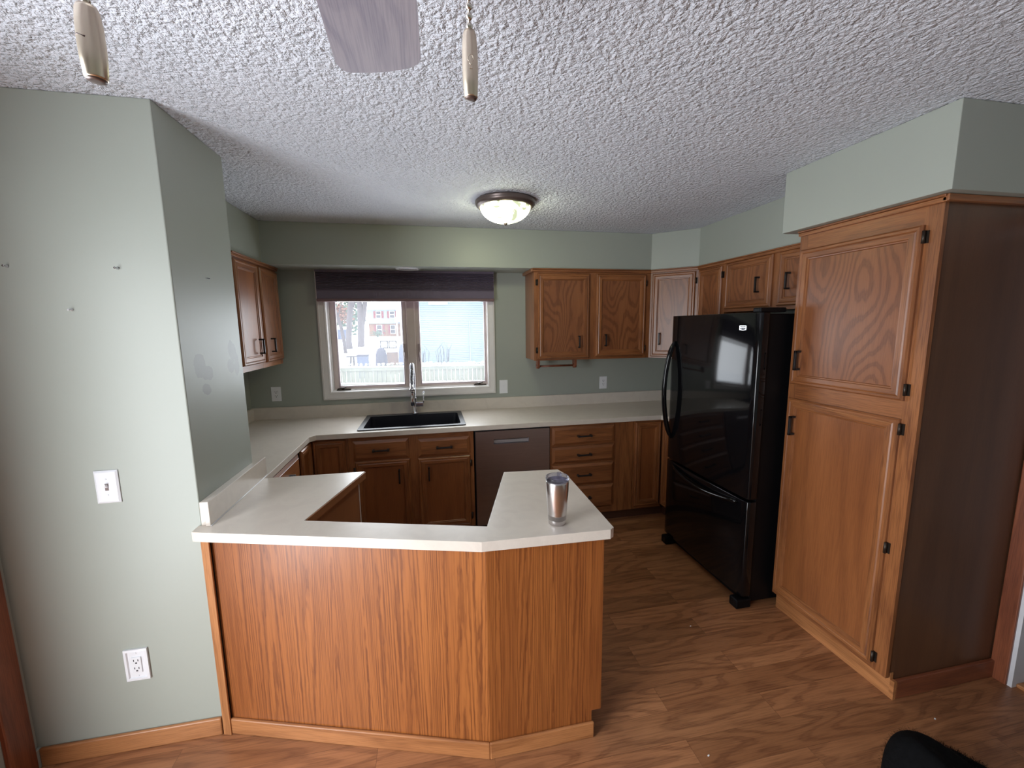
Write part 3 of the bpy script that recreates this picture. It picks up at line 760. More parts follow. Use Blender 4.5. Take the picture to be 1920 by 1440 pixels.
MB().lathe([(.030, .922), (.030, .930), (.024, .936), (.020, .95), (.020, 1.06), (.0205, 1.062)], (fx, fy, 0), 24).build('body', 'chrome', t)
MB().box(fx + .012, fx + .075, fy - .020, fy + .020, .985, 1.022).build('valve_block', 'chrome', t, bevel=0.004)
MB().tube([(fx + .068, fy - .005, 1.00), (fx + .078, fy - .005, 1.03), (fx + .080, fy - .008, 1.115)], .006, 10).build('lever', 'chrome', t)
arch = []
zt = 1.285; R_ = .075
arch += [(fx, fy, 1.06 + i * .02) for i in range(12)]
arch += [(fx - .004, fy - R_ + R_ * math.cos(a), zt + R_ * .95 * math.sin(a)) for a in [PI * i / 16 for i in range(17)]]
arch += [(fx - .008, fy - 2 * R_, zt - .02 - i * .02) for i in range(4)]
MB().tube(arch, .0085, 10).build('hose', 'black_iron', t)
# coil spring round the hose
sp = []; P_ = [Vector(p) for p in arch]; tot = 0; seg_ = []
for i in range(len(P_) - 1): seg_.append((tot, P_[i], P_[i + 1])); tot += (P_[i + 1] - P_[i]).length
turns = 46; steps = turns * 10; side = Vector((1, 0, 0))
for i in range(steps + 1):
    s_ = tot * i / steps
    for (st, a, b_) in reversed(seg_):
        if s_ >= st: break
    dd = (b_ - a).normalized(); p = a + dd * min(s_ - st, (b_ - a).length); up = dd.cross(side).normalized()
    an = 2 * PI * turns * i / steps; sp.append(p + (side * math.cos(an) + up * math.sin(an)) * .0145)
MB().tube(sp, .0026, 5).build('spring', 'chrome', t)
MB().lathe([(.013, 1.02), (.017, 1.03), (.017, 1.10), (.012, 1.13), (.015, 1.135), (.015, 1.205)], (fx - .008, fy - 2 * R_, 0), 18).build('spray_head', 'chrome', t)
MB().tube([(fx, fy, 1.15), (fx - .006, fy - .08, 1.155), (fx - .008, fy - 2 * R_ + .018, 1.155)], .006, 8).lathe([(.021, 1.145), (.021, 1.165)], (fx - .008, fy - 2 * R_, 0), 18).build('spray_holder', 'chrome', t)

# ------------------------------------------------------------------ refrigerator
t = thing('refrigerator', 'glossy black bottom-freezer refrigerator between worktop and pantry', 'refrigerator', (2.1, 2.33, 0))
MB().box(1.79, 2.50, 1.935, 2.725, .03, 1.715).build('cabinet_body', 'fridge_side', t, bevel=0.006)


def fdoor(y0, y1, z0, z1, name, xf=1.722, xb=1.788):
    pts = []; n_ = 20
    for i in range(n_ + 1):
        u = i / n_; y = y0 + (y1 - y0) * u
        e_ = min(u, 1 - u) * (y1 - y0); r = .022
        edge = 0 if e_ > r else r - math.sqrt(max(0, r * r - (r - e_) ** 2))
        bow = .010 * (2 * u - 1) ** 2
        pts.append((xf + edge + bow, y))
    for k_ in (0.15, .4, .7):  # finer rounding at the ends
        e_ = .022 * k_; ed = .022 - math.sqrt(.022 ** 2 - (.022 - e_) ** 2)
        pts.append((xf + ed + .010 * (1 - 2 * e_ / (y1 - y0)) ** 2, y0 + e_)); pts.append((xf + ed + .010 * (1 - 2 * e_ / (y1 - y0)) ** 2, y1 - e_))
    pts.sort(key=lambda p: p[1]); pts = pts + [(xb, y1), (xb, y0)]
    return MB().prism(pts, z0, z1, smooth=True).build(name, 'fridge_black', t, bevel=0.003)


fd = fdoor(1.925, 2.755, .672, 1.722, 'fridge_door'); fz = fdoor(1.925, 2.755, .075, .655, 'freezer_drawer')
MB().prism([(1.735, 1.935), (1.90, 1.935), (1.90, 2.00), (1.85, 2.03), (1.79, 2.03), (1.735, 1.99)], 1.7225, 1.748).build('hinge_cover', 'fridge_side', t, bevel=0.008, seg=3)
hp = [(1.735, 2.700, .835)]
for i in range(25):
    u = i / 24; hp.append((1.728 - .062 * math.sin(PI * u) ** .6, 2.700 + .015 * math.sin(PI * u), .835 + .700 * u))
hp.append((1.735, 2.700, 1.535))
MB().tube(hp, [.008] + [.017 if i > 1 and i < 23 else .014 for i in range(25)] + [.008], 12).build('door_handle', 'fridge_black', fd)
hp = [(1.730, 2.640, .632)]
for i in range(21):
    u = i / 20; hp.append((1.722 - .035 * math.sin(PI * u) ** .7, 2.640 - .63 * u, .632 - .030 * math.sin(PI * u)))
hp.append((1.73, 2.01, .632))
MB().tube(hp, .012, 10).build('drawer_handle', 'fridge_black', fz)
MB().box(1.77, 1.80, 1.945, 2.715, .02, .075).build('kick_grille', 'fridge_side', t)
for yy in (1.955, 2.70):
    MB().box(1.700, 1.80, yy - .033, yy + .033, .0, .058).build('foot_cover', 'fridge_side', t, bevel=0.010, seg=3)
# badge: rounded plate outline with a wordmark bar
bg = MB(frame(1.7265, 2.042, -PI / 2, 1.640)); ow, oh = .026, .0115
out = [(-ow, oh), (ow, oh), (ow, -oh), (0, -oh - .003), (-ow, -oh)]; inn = [(-ow + .004, oh - .003), (ow - .004, oh - .003), (ow - .004, -oh + .003), (0, -oh), (-ow + .004, -oh + .003)]
v = [(x, -.003, z) for x, z in out] + [(x, -.003, z) for x, z in inn] + [(x, .001, z) for x, z in out] + [(x, .001, z) for x, z in inn]
f = []
for i in range(5):
    j = (i + 1) % 5; f += [(i, j, j + 5, i + 5), (i, i + 10, j + 10, j), (i + 5, j + 5, j + 15, i + 15)]
bg.add(v, f).build('badge', 'badge_chrome', fd)
cu = bpy.data.curves.new('badge_text', 'FONT'); cu.body = 'MAYTAG'; cu.size = .0125; cu.align_x = 'CENTER'; cu.align_y = 'CENTER'; cu.extrude = .0006
tmp = bpy.data.objects.new('tmp', cu); COL.objects.link(tmp); dg = bpy.context.evaluated_depsgraph_get(); me = bpy.data.meshes.new_from_object(tmp.evaluated_get(dg)); bpy.data.objects.remove(tmp)
me.transform(Matrix.Translation(Vector((1.7235, 2.042, 1.640)) - Vector(t.location)) @ Matrix.Rotation(-PI / 2, 4, 'Z') @ Matrix.Rotation(PI / 2, 4, 'X'))
me.materials.clear(); me.materials.append(MATS['badge_chrome']); o = bpy.data.objects.new('badge_lettering', me); COL.objects.link(o); o.parent = fd

# ------------------------------------------------------------------ tumbler
t = thing('tumbler', 'stainless steel tumbler with clear lid standing on the peninsula', 'tumbler', (.452, 1.437, .914))
c0 = (.452, 1.437, .9145)
MB().lathe([(.030, 0), (.0335, .002), (.0340, .010), (.0346, .0195), (.0344, .0205), (.0366, .05), (.0388, .08), (.0410, .11), (.0426, .14), (.0430, .165), (.0425, .171), (.0405, .171), (.0395, .10), (.034, .01), (.001, .009)], c0, 48, cap=False).build('cup', 'tumbler_steel', t)
MB().lathe([(.0395, .160), (.0395, .172), (.0440, .1725), (.0442, .185), (.0425, .1865), (.0395, .186), (.037, .173), (.026, .171), (.024, .166), (.001, .166)], c0, 40, cap=False).build('lid', 'clear_lid', t)
MB().box(.452 + .008, .452 + .024, 1.437 + .018, 1.437 + .034, 1.087, 1.106).build('lid_tab', 'clear_lid', t, bevel=0.003)

# ------------------------------------------------------------------ electrical plates
def duplex(fr, root, w_=.036, sc_=1.0):
    MB(fr).box(-.0165, .0165, -.0085, -.004, -.033, .033).build('receptacle', 'white_plastic', root, bevel=0.001)
    s = MB(fr)
    for zz in (.0165, -.0165):
        s.box(-.0085, -.0060, -.0092, -.0083, zz + .000, zz + .008).box(.0060, .0085, -.0092, -.0083, zz + .000, zz + .008)
        s.box(-.003, .003, -.0092, -.0083, zz - .010, zz - .0045)
    s.build('slots', 'slot_dark', root)
    MB(fr).lathe([(.0028, .004), (.0028, .0062), (.002, .0068)], (0, 0, .0485), 10, 'y').build('screw', 'white_plastic', root)
    MB(fr).lathe([(.0028, .004), (.0028, .0062), (.002, .0068)], (0, 0, -.0485), 10, 'y').build('screw', 'white_plastic', root)


def outlet(x, z, label, y=YB, rz=0, hw=.038, hh=.060):
    t = thing('outlet', label, 'outlet', (x, y, z), 'white wall outlets and switches')
    fr = frame(x, y, rz, z)
    MB(fr).box(-hw, hw, -.006, -.0005, -hh, hh).build('cover_plate', 'white_plastic', t, bevel=0.002)
    duplex(fr, t)
    return t


outlet(-1.273, 1.127, 'white double outlet on the back wall under the left wall cabinet')
outlet(1.628, 1.115, 'white double outlet on the back wall under the right wall cabinet')
t = thing('light_switch', 'plain white switch plate just right of the window casing', 'switch', (.650, YB, 1.113), 'white wall outlets and switches'); fr = frame(.650, YB, 0, 1.113)
MB(fr).box(-.038, .038, -.006, -.0005, -.062, .062).build('cover_plate', 'white_plastic', t, bevel=0.002)
MB(fr).box(-.005, .005, -.014, -.005, -.004, .012).build('toggle', 'white_plastic', t, bevel=0.001)
t = thing('light_switch', 'white toggle switch plate on the lit wall left of the peninsula', 'switch', (-1.183, YST, 1.097), 'white wall outlets and switches'); fr = frame(-1.183, YST, 0, 1.097)
ringloops(mb := MB(fr), -.0375, .0375, -.062, .062, [(0, .0005), (0, .004), (.006, .008)], 0); mb.box(-.0315, .0315, -.0078, -.001, -.056, .056); mb.build('cover_plate', 'white_plastic', t)
MB(fr).box(-.0055, .0055, -.0086, -.0075, -.013, .013).build('toggle_slot', 'switch_brown', t)
MB(fr).add([(-.0045, -.008, -.003), (.0045, -.008, -.003), (.0045, -.008, .010), (-.0045, -.008, .010), (-.0035, -.020, .008), (.0035, -.020, .008), (.0035, -.020, .014), (-.0035, -.020, .014)], [(0, 1, 5, 4), (1, 2, 6, 5), (2, 3, 7, 6), (3, 0, 4, 7), (4, 5, 6, 7)]).build('toggle', 'white_plastic', t)
for zz in (.030, -.030): MB(fr).lathe([(.003, .0075), (.003, .009), (.002, .0095)], (0, 0, zz), 10, 'y').build('screw', 'white_plastic', t)
t = thing('outlet', 'white double outlet with stepped frame plate low on the lit left wall', 'outlet', (-1.175, YST, .368), 'white wall outlets and switches'); fr = frame(-1.175, YST, 0, .368)
ringloops(mb := MB(fr), -.040, .040, -.066, .066, [(0, .0005), (0, .008), (.009, .009), (.012, .004), (.016, .004)], 0); mb.box(-.026, .026, -.0042, -.0005, -.052, .052); mb.build('cover_plate', 'white_plastic', t)
duplex(fr, t)
for (x, z, lab) in ((-1.372, 1.882, 'small screw anchor in the left wall, upper one near the left edge'), (-1.056, 1.880, 'small screw in the left wall, the one nearer the wall corner'), (-1.21, 1.738, 'white screw anchor in the left wall, lowest of the three')):
    tag(MB(frame(x, YST, 0, z)).lathe([(.0045, .0002), (.0045, .004), (.003, .006), (.0022, .014), (.0035, .016)], (0, 0, 0), 10, 'y').build('wall_screw', 'chrome' if 'white' not in lab else 'white_plastic', loc=(x, YST, z)), lab, 'screw', 'screws left in the walls')
tag(MB(frame(XS, 1.963, PI / 2, 1.875)).box(-.012, .012, -.006, -.0003, -.002, .001).build('wall_nail', 'chrome', loc=(XS, 1.963, 1.875)), 'small nail in the shaded side of the stub wall', 'nail', 'screws left in the walls')

# recessed trim in the soffit above the window
t = thing('recessed_light', 'white round recessed light trim in the soffit above the window blind', 'light', (-.155, 3.525, SH))
MB().lathe([(.062, -.0005), (.075, -.008), (.092, -.006), (.096, -.0005)], (-.155, 3.525, SH), 32, cap=False).build('trim_ring', 'white_plastic', t)
MB().lathe([(.001, -.003), (.062, -.003), (.062, -.0005)], (-.155, 3.525, SH), 32, cap=False).build('lens', 'white_plastic', t)

# ------------------------------------------------------------------ flush ceiling lamp
LX, LY = .492, 2.655
t = thing('ceiling_lamp', 'lit alabaster glass flush ceiling lamp with bronze rim', 'lamp', (LX, LY, CH))
MB().lathe([(.150, -.0005), (.178, -.001), (.187, -.008), (.188, -.014), (.184, -.018), (.186, -.024), (.180, -.034), (.168, -.044), (.158, -.046), (.150, -.040)], (LX, LY, CH), 64, cap=False).build('rim', 'bronze_rim', t)
dome = [(.156 * math.cos(a) ** 1.0 if a < PI / 2 - .01 else .004, -.043 - .092 * math.sin(a) ** 1.12) for a in [PI / 2 * i / 14 for i in range(15)]]
MB().lathe(dome, (LX, LY, CH), 64, cap=False).build('glass_shade', 'lamp_glass', t)
MB().lathe([(.006, -.128), (.012, -.133), (.013, -.139), (.007, -.146), (.003, -.150)], (LX, LY, CH), 16).build('finial', 'bronze_rim', t)

# ------------------------------------------------------------------ ceiling fan (mostly overhead)
FX, FY = -.062, .25
t = thing('ceiling_fan', 'ceiling fan with grey-washed blade and metal pull chains overhead', 'ceiling fan', (FX, FY, CH))
MB().lathe([(.070, 0), (.072, -.02), (.05, -.05), (.018, -.06), (.018, -.09), (.085, -.10), (.115, -.12), (.118, -.19), (.10, -.225), (.06, -.235), (.06, -.25)], (FX, FY, CH), 40).build('motor_housing', 'bronze_rim', t)
for k in range(5):
    ang = PI / 2 + .012 + k * 2 * PI / 5
    fr = Matrix.Translation((FX, FY, 2.196)) @ Matrix.Rotation(ang - PI / 2, 4, 'Z')
    prof = [(-.060, .20), (.052, .20), (.066, .53), (.072, .675)]
    tip = [(.070, .690), (.060, .703), (.040, .716), (.010, .730), (-.030, .742), (-.070, .749), (-.081, .747), (-.089, .738), (-.095, .722)]
    left = [(-.094, .70), (-.088, .50), (-.060, .20)]
    poly = [(.050, .19), (.060, .38), (.070, .56), (.074, .672)] + tip + [(-.095, .70), (-.092, .53), (-.075, .34), (-.056, .19)]
    MB(fr).prism(poly, 0, .006, grain='y').build('blade', 'greywash_blade', t)
    MB(fr).box(-.016, .016, .10, .26, .006, .012).build('blade_arm', 'bronze_rim', t)
MB().lathe([(.03, 2.19), (.05, 2.188), (.085, 2.16), (.105, 2.12), (.10, 2.085), (.06, 2.06), (.002, 2.052)], (FX, FY, 0), 32).build('light_bowl', 'white_plastic', t)


def chainfob(x, y, zt, zb, ztop, rad, top):
    mb = MB(); z = ztop
    while z < top:
        mb.ball((x, y, z), .0019, 8, 6); z += .0047
    mb.tube([(x, y, ztop - .002), (x, y, top)], .0006, 5)
    c = mb.build('pull_chain', 'chain_metal', t)
    Lh = zt - zb
    pr = [(rad * .55, zb), (rad * .78, zb + .0004), (rad * .86, zb + .001), (rad * .98, zb + Lh * .30), (rad, zb + Lh * .5), (rad * .97, zb + Lh * .75), (rad * .86, zb + Lh * .93), (rad * .72, zb + Lh * .985), (rad * .4, zt)]
    f_ = MB().lathe(pr, (x, y, 0), 32).build('fob', 'fob_nickel', t)
    MB().lathe([(rad * .3, zb - .0004), (rad * .72, zb - .0002), (rad * .74, zb + .0004)], (x, y, 0), 24).build('fob_end', 'bronze_rim', f_)
    return f_


f1 = chainfob(.0265, .24, 1.8175, 1.7845, 1.8195, .0042, 2.085)
f2 = chainfob(-.1455, .24, 1.8085, 1.7775, 1.8105, .0050, 2.085)
# embossed fan and bulb marks on the fobs
eb = MB(frame(.0265, .24, .0, 1.8015)); ang_ = [2 * PI * i / 14 for i in range(14)]
eb.tube([(.0015 * math.cos(a) * (1 if math.sin(a) > -.3 else .6), -.00415 + .0003 * math.cos(a) ** 2, .0024 * math.sin(a)) for a in ang_ + ang_[:1]], .00022, 5)
eb.box(-.0007, .0007, -.0045, -.0038, -.0044, -.0032); eb.build('bulb_emboss', 'fob_nickel', f1)
MB(frame(-.1455, .24, 0, 1.794)).tube([(-.0045, -.002, .0006), (-.0025, -.0043, .0002), (.0008, -.0049, -.0010)], .0004, 5).build('blade_emboss', 'switch_brown', f2)

# ------------------------------------------------------------------ black fuzzy fabric at the lower right
t = thing('fleece_bundle', 'black fuzzy fabric bundle on the floor at the bottom right corner', 'fabric bundle', (1.80, .88, 0))
ax = Vector((.96, -.28, 0)); bx_ = Vector((.28, .96, 0)); v = []; f = []; U_, W_ = 48, 20
ctr = Vector((1.730, .888, 0))
for j in range(W_ + 1):
    th = PI / 2 * j / W_
    for i in range(U_):
        a = 2 * PI * i / U_
        cxr = max(.0005, math.cos(th) ** .55) * (1 + .02 * math.sin(3 * a + 1) + .012 * math.sin(7 * a))
        ca, sa = math.cos(a), math.sin(a)
        lx = .205 * math.copysign(abs(ca) ** .8, ca) * cxr; wy = .17 * math.copysign(abs(sa) ** .8, sa) * cxr
        H = .155 - .060 * max(-1, min(1, lx / .12)) + .006 * math.sin(lx * 40 + wy * 25)
        v.append(ctr + ax * lx + bx_ * wy + Vector((0, 0, H * math.sin(th) ** .7)))
for j in range(W_):
    for i in range(U_):
        k = (i + 1) % U_; f.append((j * U_ + i, j * U_ + k, (j + 1) * U_ + k, (j + 1) * U_ + i))
f.append(tuple(reversed(range(U_))))
MB().add(v, f, smooth=True).build('bundle', 'fuzzy_black', t)
hr = MB()
for i in range(9000):
    q = random.choice(v[:-U_]); d = (q - (ctr + Vector((0, 0, .02)))).normalized(); q = q + Vector([random.uniform(-.008, .008) for _ in range(3)])
    if q.z < .003: q.z = .004
    s_ = Vector([random.uniform(-1, 1) for _ in range(3)]) * .5; tip = q + (d + s_) * random.uniform(.003, .008); tip.z = max(tip.z, .001); sd = d.cross(Vector((0, 0, 1))) * .0005
    hr.add([q - sd, q + sd, tip], [(0, 1, 2)])
hr.build('fleece_pile', 'fuzzy_black', t)['kind'] = 'stuff'


# ------------------------------------------------------------------ small debris on the floor
for i, (x, y, lab) in enumerate([(1.36, 1.86, 'tiny white paint chip on the floor in front of the pantry'), (1.00, 1.22, 'tiny pale chip on the floor near the peninsula end'), (2.03, 1.16, 'tiny white crumb on the floor below the pantry side')]):
    r = .005
    tag(MB().prism([(x - r, y), (x, y - r * .6), (x + r * 1.2, y + r * .3), (x + r * .2, y + r * .8)], 0.0003, .002).build('paint_chip', 'white_plastic', loc=(x, y, 0)), lab, 'paint chip', 'specks of debris on the floor')

# ------------------------------------------------------------------ outdoors
def at(px, py, Y):
    d = _r * ((px - 960) / 774.627) + _u * ((720 - py) / 774.627) + _f
    k = Y / d.y
    return CAM + d * k


gr = MB(); gx = [-60, -30, -15, -8, -4, 0, 4, 8, 15, 30, 60]; gy = [4.2, 8, 10, 13, 16, 20, 26, 36, 50, 70, 130]
gz = lambda y: -.62 if y < 13 else (-.62 + (y - 13) * .027 if y < 36 else 0.0 + (y - 36) * .0082 if y < 70 else .28)
v = [(x, y, gz(y) + (.05 * math.sin(x * .7 + y) if y > 15 else 0)) for y in gy for x in gx]; nx = len(gx)
f = [(j * nx + i, j * nx + i + 1, (j + 1) * nx + i + 1, (j + 1) * nx + i) for j in range(len(gy) - 1) for i in range(nx - 1)]
gr.add(v, f, smooth=True); o = gr.build('snow_ground', 'snow'); o['kind'] = 'structure'
o = MB().box(-30, -1.75, -12, 4.15, -.72, -.62).build('snow_ground', 'snow'); o['kind'] = 'structure'

# fence
t = thing('picket_fence', 'snow-topped weathered picket fence seen through the sink window', 'fence', (-.5, 12.8, -.62))
p0 = Vector((-6.2, 13.35)); p1 = Vector((5.6, 12.05)); d = p1 - p0; FL = d.length; F_f = frame(p0.x, p0.y, math.atan2(d.y, d.x))
MB(F_f).box(0, FL, -.04, 0, .40, .50, 'x').build('top_rail', 'weathered_pine', t)
MB(F_f).box(0, FL, -.04, 0, -.09, 0.01, 'x').build('bottom_rail', 'weathered_pine', t)
np_ = 92; wd = FL / np_
for i in range(np_):
    x = i * wd; ww = wd * random.uniform(.93, .975); zt = .60 + random.uniform(-.008, .008)
    v = [(x + .004, 0.001, -.60), (x + ww, 0.001, -.60), (x + ww, 0.001, zt - .06), (x + ww * .5, 0.001, zt), (x + .004, 0.001, zt - .06)]
    v += [(a, .020, c) for a, b_, c in v]
    MB(F_f).add(v, [(0, 1, 2, 3, 4), (9, 8, 7, 6, 5), (0, 5, 6, 1), (1, 6, 7, 2), (2, 7, 8, 3), (3, 8, 9, 4), (4, 9, 5, 0)]).build('picket', 'weathered_pine', t)
for x in (1.0, 3.25, 5.7, 8.05, 10.4):
    MB(F_f).box(x - .05, x + .05, -.14, -.041, -.62, .56).build('post', 'weathered_pine', t)
for zb, hh in ((.501, .05), (.011, .04)):
    sn_ = MB(F_f); nn = 260; v = []; f = []
    for i in range(nn + 1):
        x = FL * i / nn; h_ = hh * (.35 + .9 * abs(math.sin(x / wd * PI + .3)) * (.6 + .4 * math.sin(x * 2.1)) + .25 * random.random())
        v += [(x, -.050, zb), (x, -.036, zb + h_ * .8), (x, -.016, zb + h_), (x, -.0005, zb + h_ * .9), (x, -.0005, zb)]
    for i in range(nn):
        for k in range(4): a = i * 5 + k; f.append((a, a + 5, a + 6, a + 1))
    sn_.add(v, f, smooth=True).build('snow_cap', 'snow', t)
sn_ = MB(F_f)
for i in range(np_):
    x = (i + .48) * wd; sn_.ball((x + random.uniform(-.02, .02), .011, .592 + random.uniform(-.015, .012)), random.uniform(.024, .046), 8, 6, (random.uniform(1.0, 1.7), .6, random.uniform(.6, 1.1)))
o = sn_.build('picket_snow', 'snow', t); o['kind'] = 'stuff'

# neighbour's house with lap siding
t = thing('neighbor_house', 'pale blue house with horizontal lap siding filling the right window sash', 'house', (3, 26, -.4))
X0, X1, YN = -1.35, 9.5, 23.4; v = []; f = []; z = -.35; prof = []
while z < 6.6:
    prof += [(YN - .022, z), (YN - .002, z + .1)]; z += .1
prof2 = []
for i in range(0, len(prof), 2): prof2 += [(YN + .035, prof[i][1] - .008), (YN + .035, prof[i][1]), prof[i], (prof[i + 1][0], prof[i + 1][1] - .008)]
for (y, z) in prof2: v += [(X0, y, z), (X1, y, z)]
f = [(2 * i, 2 * i + 1, 2 * i + 3, 2 * i + 2) for i in range(len(prof2) - 1)]
MB().add(v, f).build('siding', 'lap_siding', t)
MB().box(X0, X1, YN + .036, YN + 7, -.5, 6.6).build('wall', 'lap_siding', t)
MB().box(X0 - .12, X0, YN - .05, YN + .02, -.5, 6.6).build('corner_board', 'snow', t)
MB().prism([(X0 - .4, YN - .4), (X1 + .4, YN - .4), (X1 + .4, YN + 7.4), (X0 - .4, YN + 7.4)], 6.6, 6.9).build('roof', 'snow', t)
a = at(806, 567, YN); b_ = at(836, 567, YN)
fwn = MB().box(a.x - .08, b_.x + .08, YN - .07, YN - .025, a.z - .12, a.z + 1.4).build('window', 'snow', t); MB().box(a.x, b_.x, YN - .08, YN - .071, a.z + .03, a.z + 1.3).build('pane', 'red_shutter' if False else 'far_glass', fwn)
a = at(880, 600, YN); MB().box(a.x - .03, a.x + .03, YN - .06, YN - .024, -.2, a.z).build('pipe', 'far_siding', t)

# far red-shuttered house
YH = 70
t = thing('far_house', 'distant two-storey house with red shutters, blue siding and brick below', 'house', (-6, 73, .28))
a = at(688, 581, YH); b_ = at(752, 581, YH); m_ = at(700, 607, YH)
hx0, hx1, ze, zm = a.x, b_.x + 2.5, a.z, m_.z
MB().box(hx0, hx1, YH, YH + 8, zm, ze).build('upper_wall', 'far_siding', t)
MB().box(hx0 + .1, hx1 - .1, YH + .25, YH + 8, .2, zm).build('brick_wall', 'far_brick', t)
MB().add([(hx0 - .4, YH - .4, ze), (hx1 + .4, YH - .4, ze), (hx1 + .4, YH + 4, ze + 2.4), (hx0 - .4, YH + 4, ze + 2.4), (hx1 + .4, YH + 8.4, ze), (hx0 - .4, YH + 8.4, ze)], [(0, 1, 2, 3), (3, 2, 4, 5), (0, 3, 5), (1, 4, 2), (0, 5, 4, 1)]).build('snowy_roof', 'snow', t)
for (pa, pb, va, vb) in ((705, 714, 584, 596), (730.5, 739.5, 584, 596), (706, 716, 610, 626), (732, 741, 610, 625)):
    a = at(pa, va, YH); b_ = at(pb, vb, YH); y = YH - .06 if va < 600 else YH + .2
    wf = MB().box(a.x - .06, b_.x + .06, y, y + .05, b_.z - .06, a.z + .06).build('window', 'snow', t)
    MB().box(a.x, b_.x, y - .02, y - .001, b_.z, (a.z + b_.z) / 2 - .03).box(a.x, b_.x, y - .02, y - .001, (a.z + b_.z) / 2 + .03, a.z).build('pane', 'far_glass', wf)
    for s_ in (-1, 1):
        c_ = a.x - .42 if s_ < 0 else b_.x + .14
        MB().box(c_, c_ + .32, y - .03, y + .05, b_.z - .05, a.z + .05).build('shutter', 'red_shutter', t)
a = at(742, 598, YH); MB().box(a.x, a.x + 3.5, YH - 2.2, YH - .1, a.z - .5, a.z + .25).build('porch_roof', 'snow', t)
for px in (744.5, 752): c_ = at(px, 610, YH); MB().box(c_.x, c_.x + .25, YH - 2.0, YH - 1.8, .2, a.z - .5).build('porch_post', 'snow', t)
a = at(742, 570, YH); MB().box(a.x, a.x + 1.1, YH - .3, YH, zm + .6, ze + 2.2).build('chimney', 'snow', t)

# garden shed
t = thing('garden_shed', 'small pale blue shed with snowy roof behind the leaning tree', 'shed', (-11, 60, .2)); YH = 58
a = at(626, 618, YH); b_ = at(650, 631, YH)
MB().box(a.x, b_.x, YH, YH + 2.5, .05, a.z).build('wall', 'bluegrey_plastic', t)
MB().add([(a.x - .2, YH - .2, a.z), (b_.x + .2, YH - .2, a.z), (b_.x + .2, YH + 1.2, a.z + .35), (a.x - .2, YH + 1.2, a.z + .35), (b_.x + .2, YH + 2.7, a.z), (a.x - .2, YH + 2.7, a.z)], [(0, 1, 2, 3), (3, 2, 4, 5), (0, 3, 5), (1, 4, 2), (0, 5, 4, 1)]).build('roof', 'snow', t)

# trees
YT = 36


def tree(name, label, trunk, branches, cat='tree', YT=36):
    b0 = at(*trunk[0][:2], YT); b0.z = min(b0.z, gz(YT)) - .05
    t = thing(name, label, cat, b0, 'snowy backyard trees')
    pts = [at(p[0], p[1], YT) for p in trunk]; pts[0] = b0
    MB().tube(pts, [p[2] for p in trunk], 14).build('trunk', 'bark', t)
    for br in branches:
        MB().tube([at(p[0], p[1], YT + p[3] if len(p) > 3 else YT) for p in br], [p[2] for p in br], 8).build('branch', 'bark', t)
    return t


tree('tree', 'stout bare tree trunk left of the twin trunk in the window view', [(656, 662, .30), (654, 640, .24), (655, 600, .22), (659, 560, .22), (663, 500, .20), (668, 440, .15)], [[(662, 575, .1), (672, 540, .07, 1), (690, 490, .03, 2)], [(656, 570, .09), (648, 540, .06), (642, 500, .03)]])
tree('tree', 'widest bare tree with twin trunk before the red-shuttered house', [(677, 662, .33), (677, 640, .28), (677, 615, .29), (676, 590, .26), (673, 560, .22), (671, 500, .19), (668, 440, .12)], [[(678, 620, .20), (682, 590, .21), (685, 560, .20), (688, 500, .17), (694, 440, .1)], [(670, 545, .07), (680, 500, .05), (690, 470, .02)]], YT=39)
tree('tree', 'slim dark tree leaning left in the far left of the window', [(648, 657, .12), (645, 640, .12), (640, 615, .12), (633, 595, .12), (622, 567, .11), (600, 520, .08)], [[(633, 595, .05), (640, 570, .03), (650, 540, .02)]], YT=31)


def clump(name, label, cx_, cy_, Y, r, n_, mat, cat, group=None, sq=.8):
    c = at(cx_, cy_, Y); t = thing(name, label, cat, (c.x, Y, max(gz(Y), 0)), group)
    mb = MB(); rnd = random.Random(cx_)
    for i in range(n_):
        p = Vector((rnd.gauss(0, .45), rnd.gauss(0, .3), rnd.gauss(0, .45) * sq)) * r
        mb.ball((c.x + p.x, c.y + p.y, max(.1, c.z + p.z)), r * rnd.uniform(.04, .11), 6, 4, (1, 1, rnd.uniform(.6, 1.1)))
    mb.build('foliage', mat, t)
    MB().tube([(c.x, c.y, gz(Y) - .1), (c.x, c.y, c.z)], .1, 8).build('trunk', 'bark', t)
    return t


clump('evergreen_tree', 'green evergreen tree between the bare trunks beyond the snow', 650, 590, 90, 3.4, 420, 'leaf_green', 'tree', 'background trees', 1.5)
clump('autumn_tree', 'rust-orange leaved tree at the far left of the window view', 638, 586, 76, 2.4, 260, 'leaf_orange', 'tree', 'background trees')
clump('bush', 'low green bush against the distant brick house', 708, 625, 66, 0.9, 120, 'leaf_green', 'bush', None, .6)

# twiggy shrubs in front of the siding
for (px, top, lab) in ((792, 646, 'thin bare shrub left of the siding centre behind the fence'), (832, 640, 'taller bare twiggy shrub before the siding behind the fence')):
    c = at(px, 674, 22.5); t = thing('bare_shrub', lab, 'shrub', (c.x, 22.5, -.4), 'bare shrubs along the siding')
    mb = MB(); rnd = random.Random(px)
    for i in range(16):
        x = c.x + rnd.uniform(-.35, .35); h_ = at(px, top, 22.5).z * rnd.uniform(.4, 1)
        mb.tube([(x, 22.5, -.4), (x + rnd.uniform(-.1, .1), 22.5 + rnd.uniform(-.1, .1), h_ * .5), (x + rnd.uniform(-.25, .25), 22.5, h_)], [.014, .010, .004], 5)
    mb.build('twigs', 'grill_cover', t)

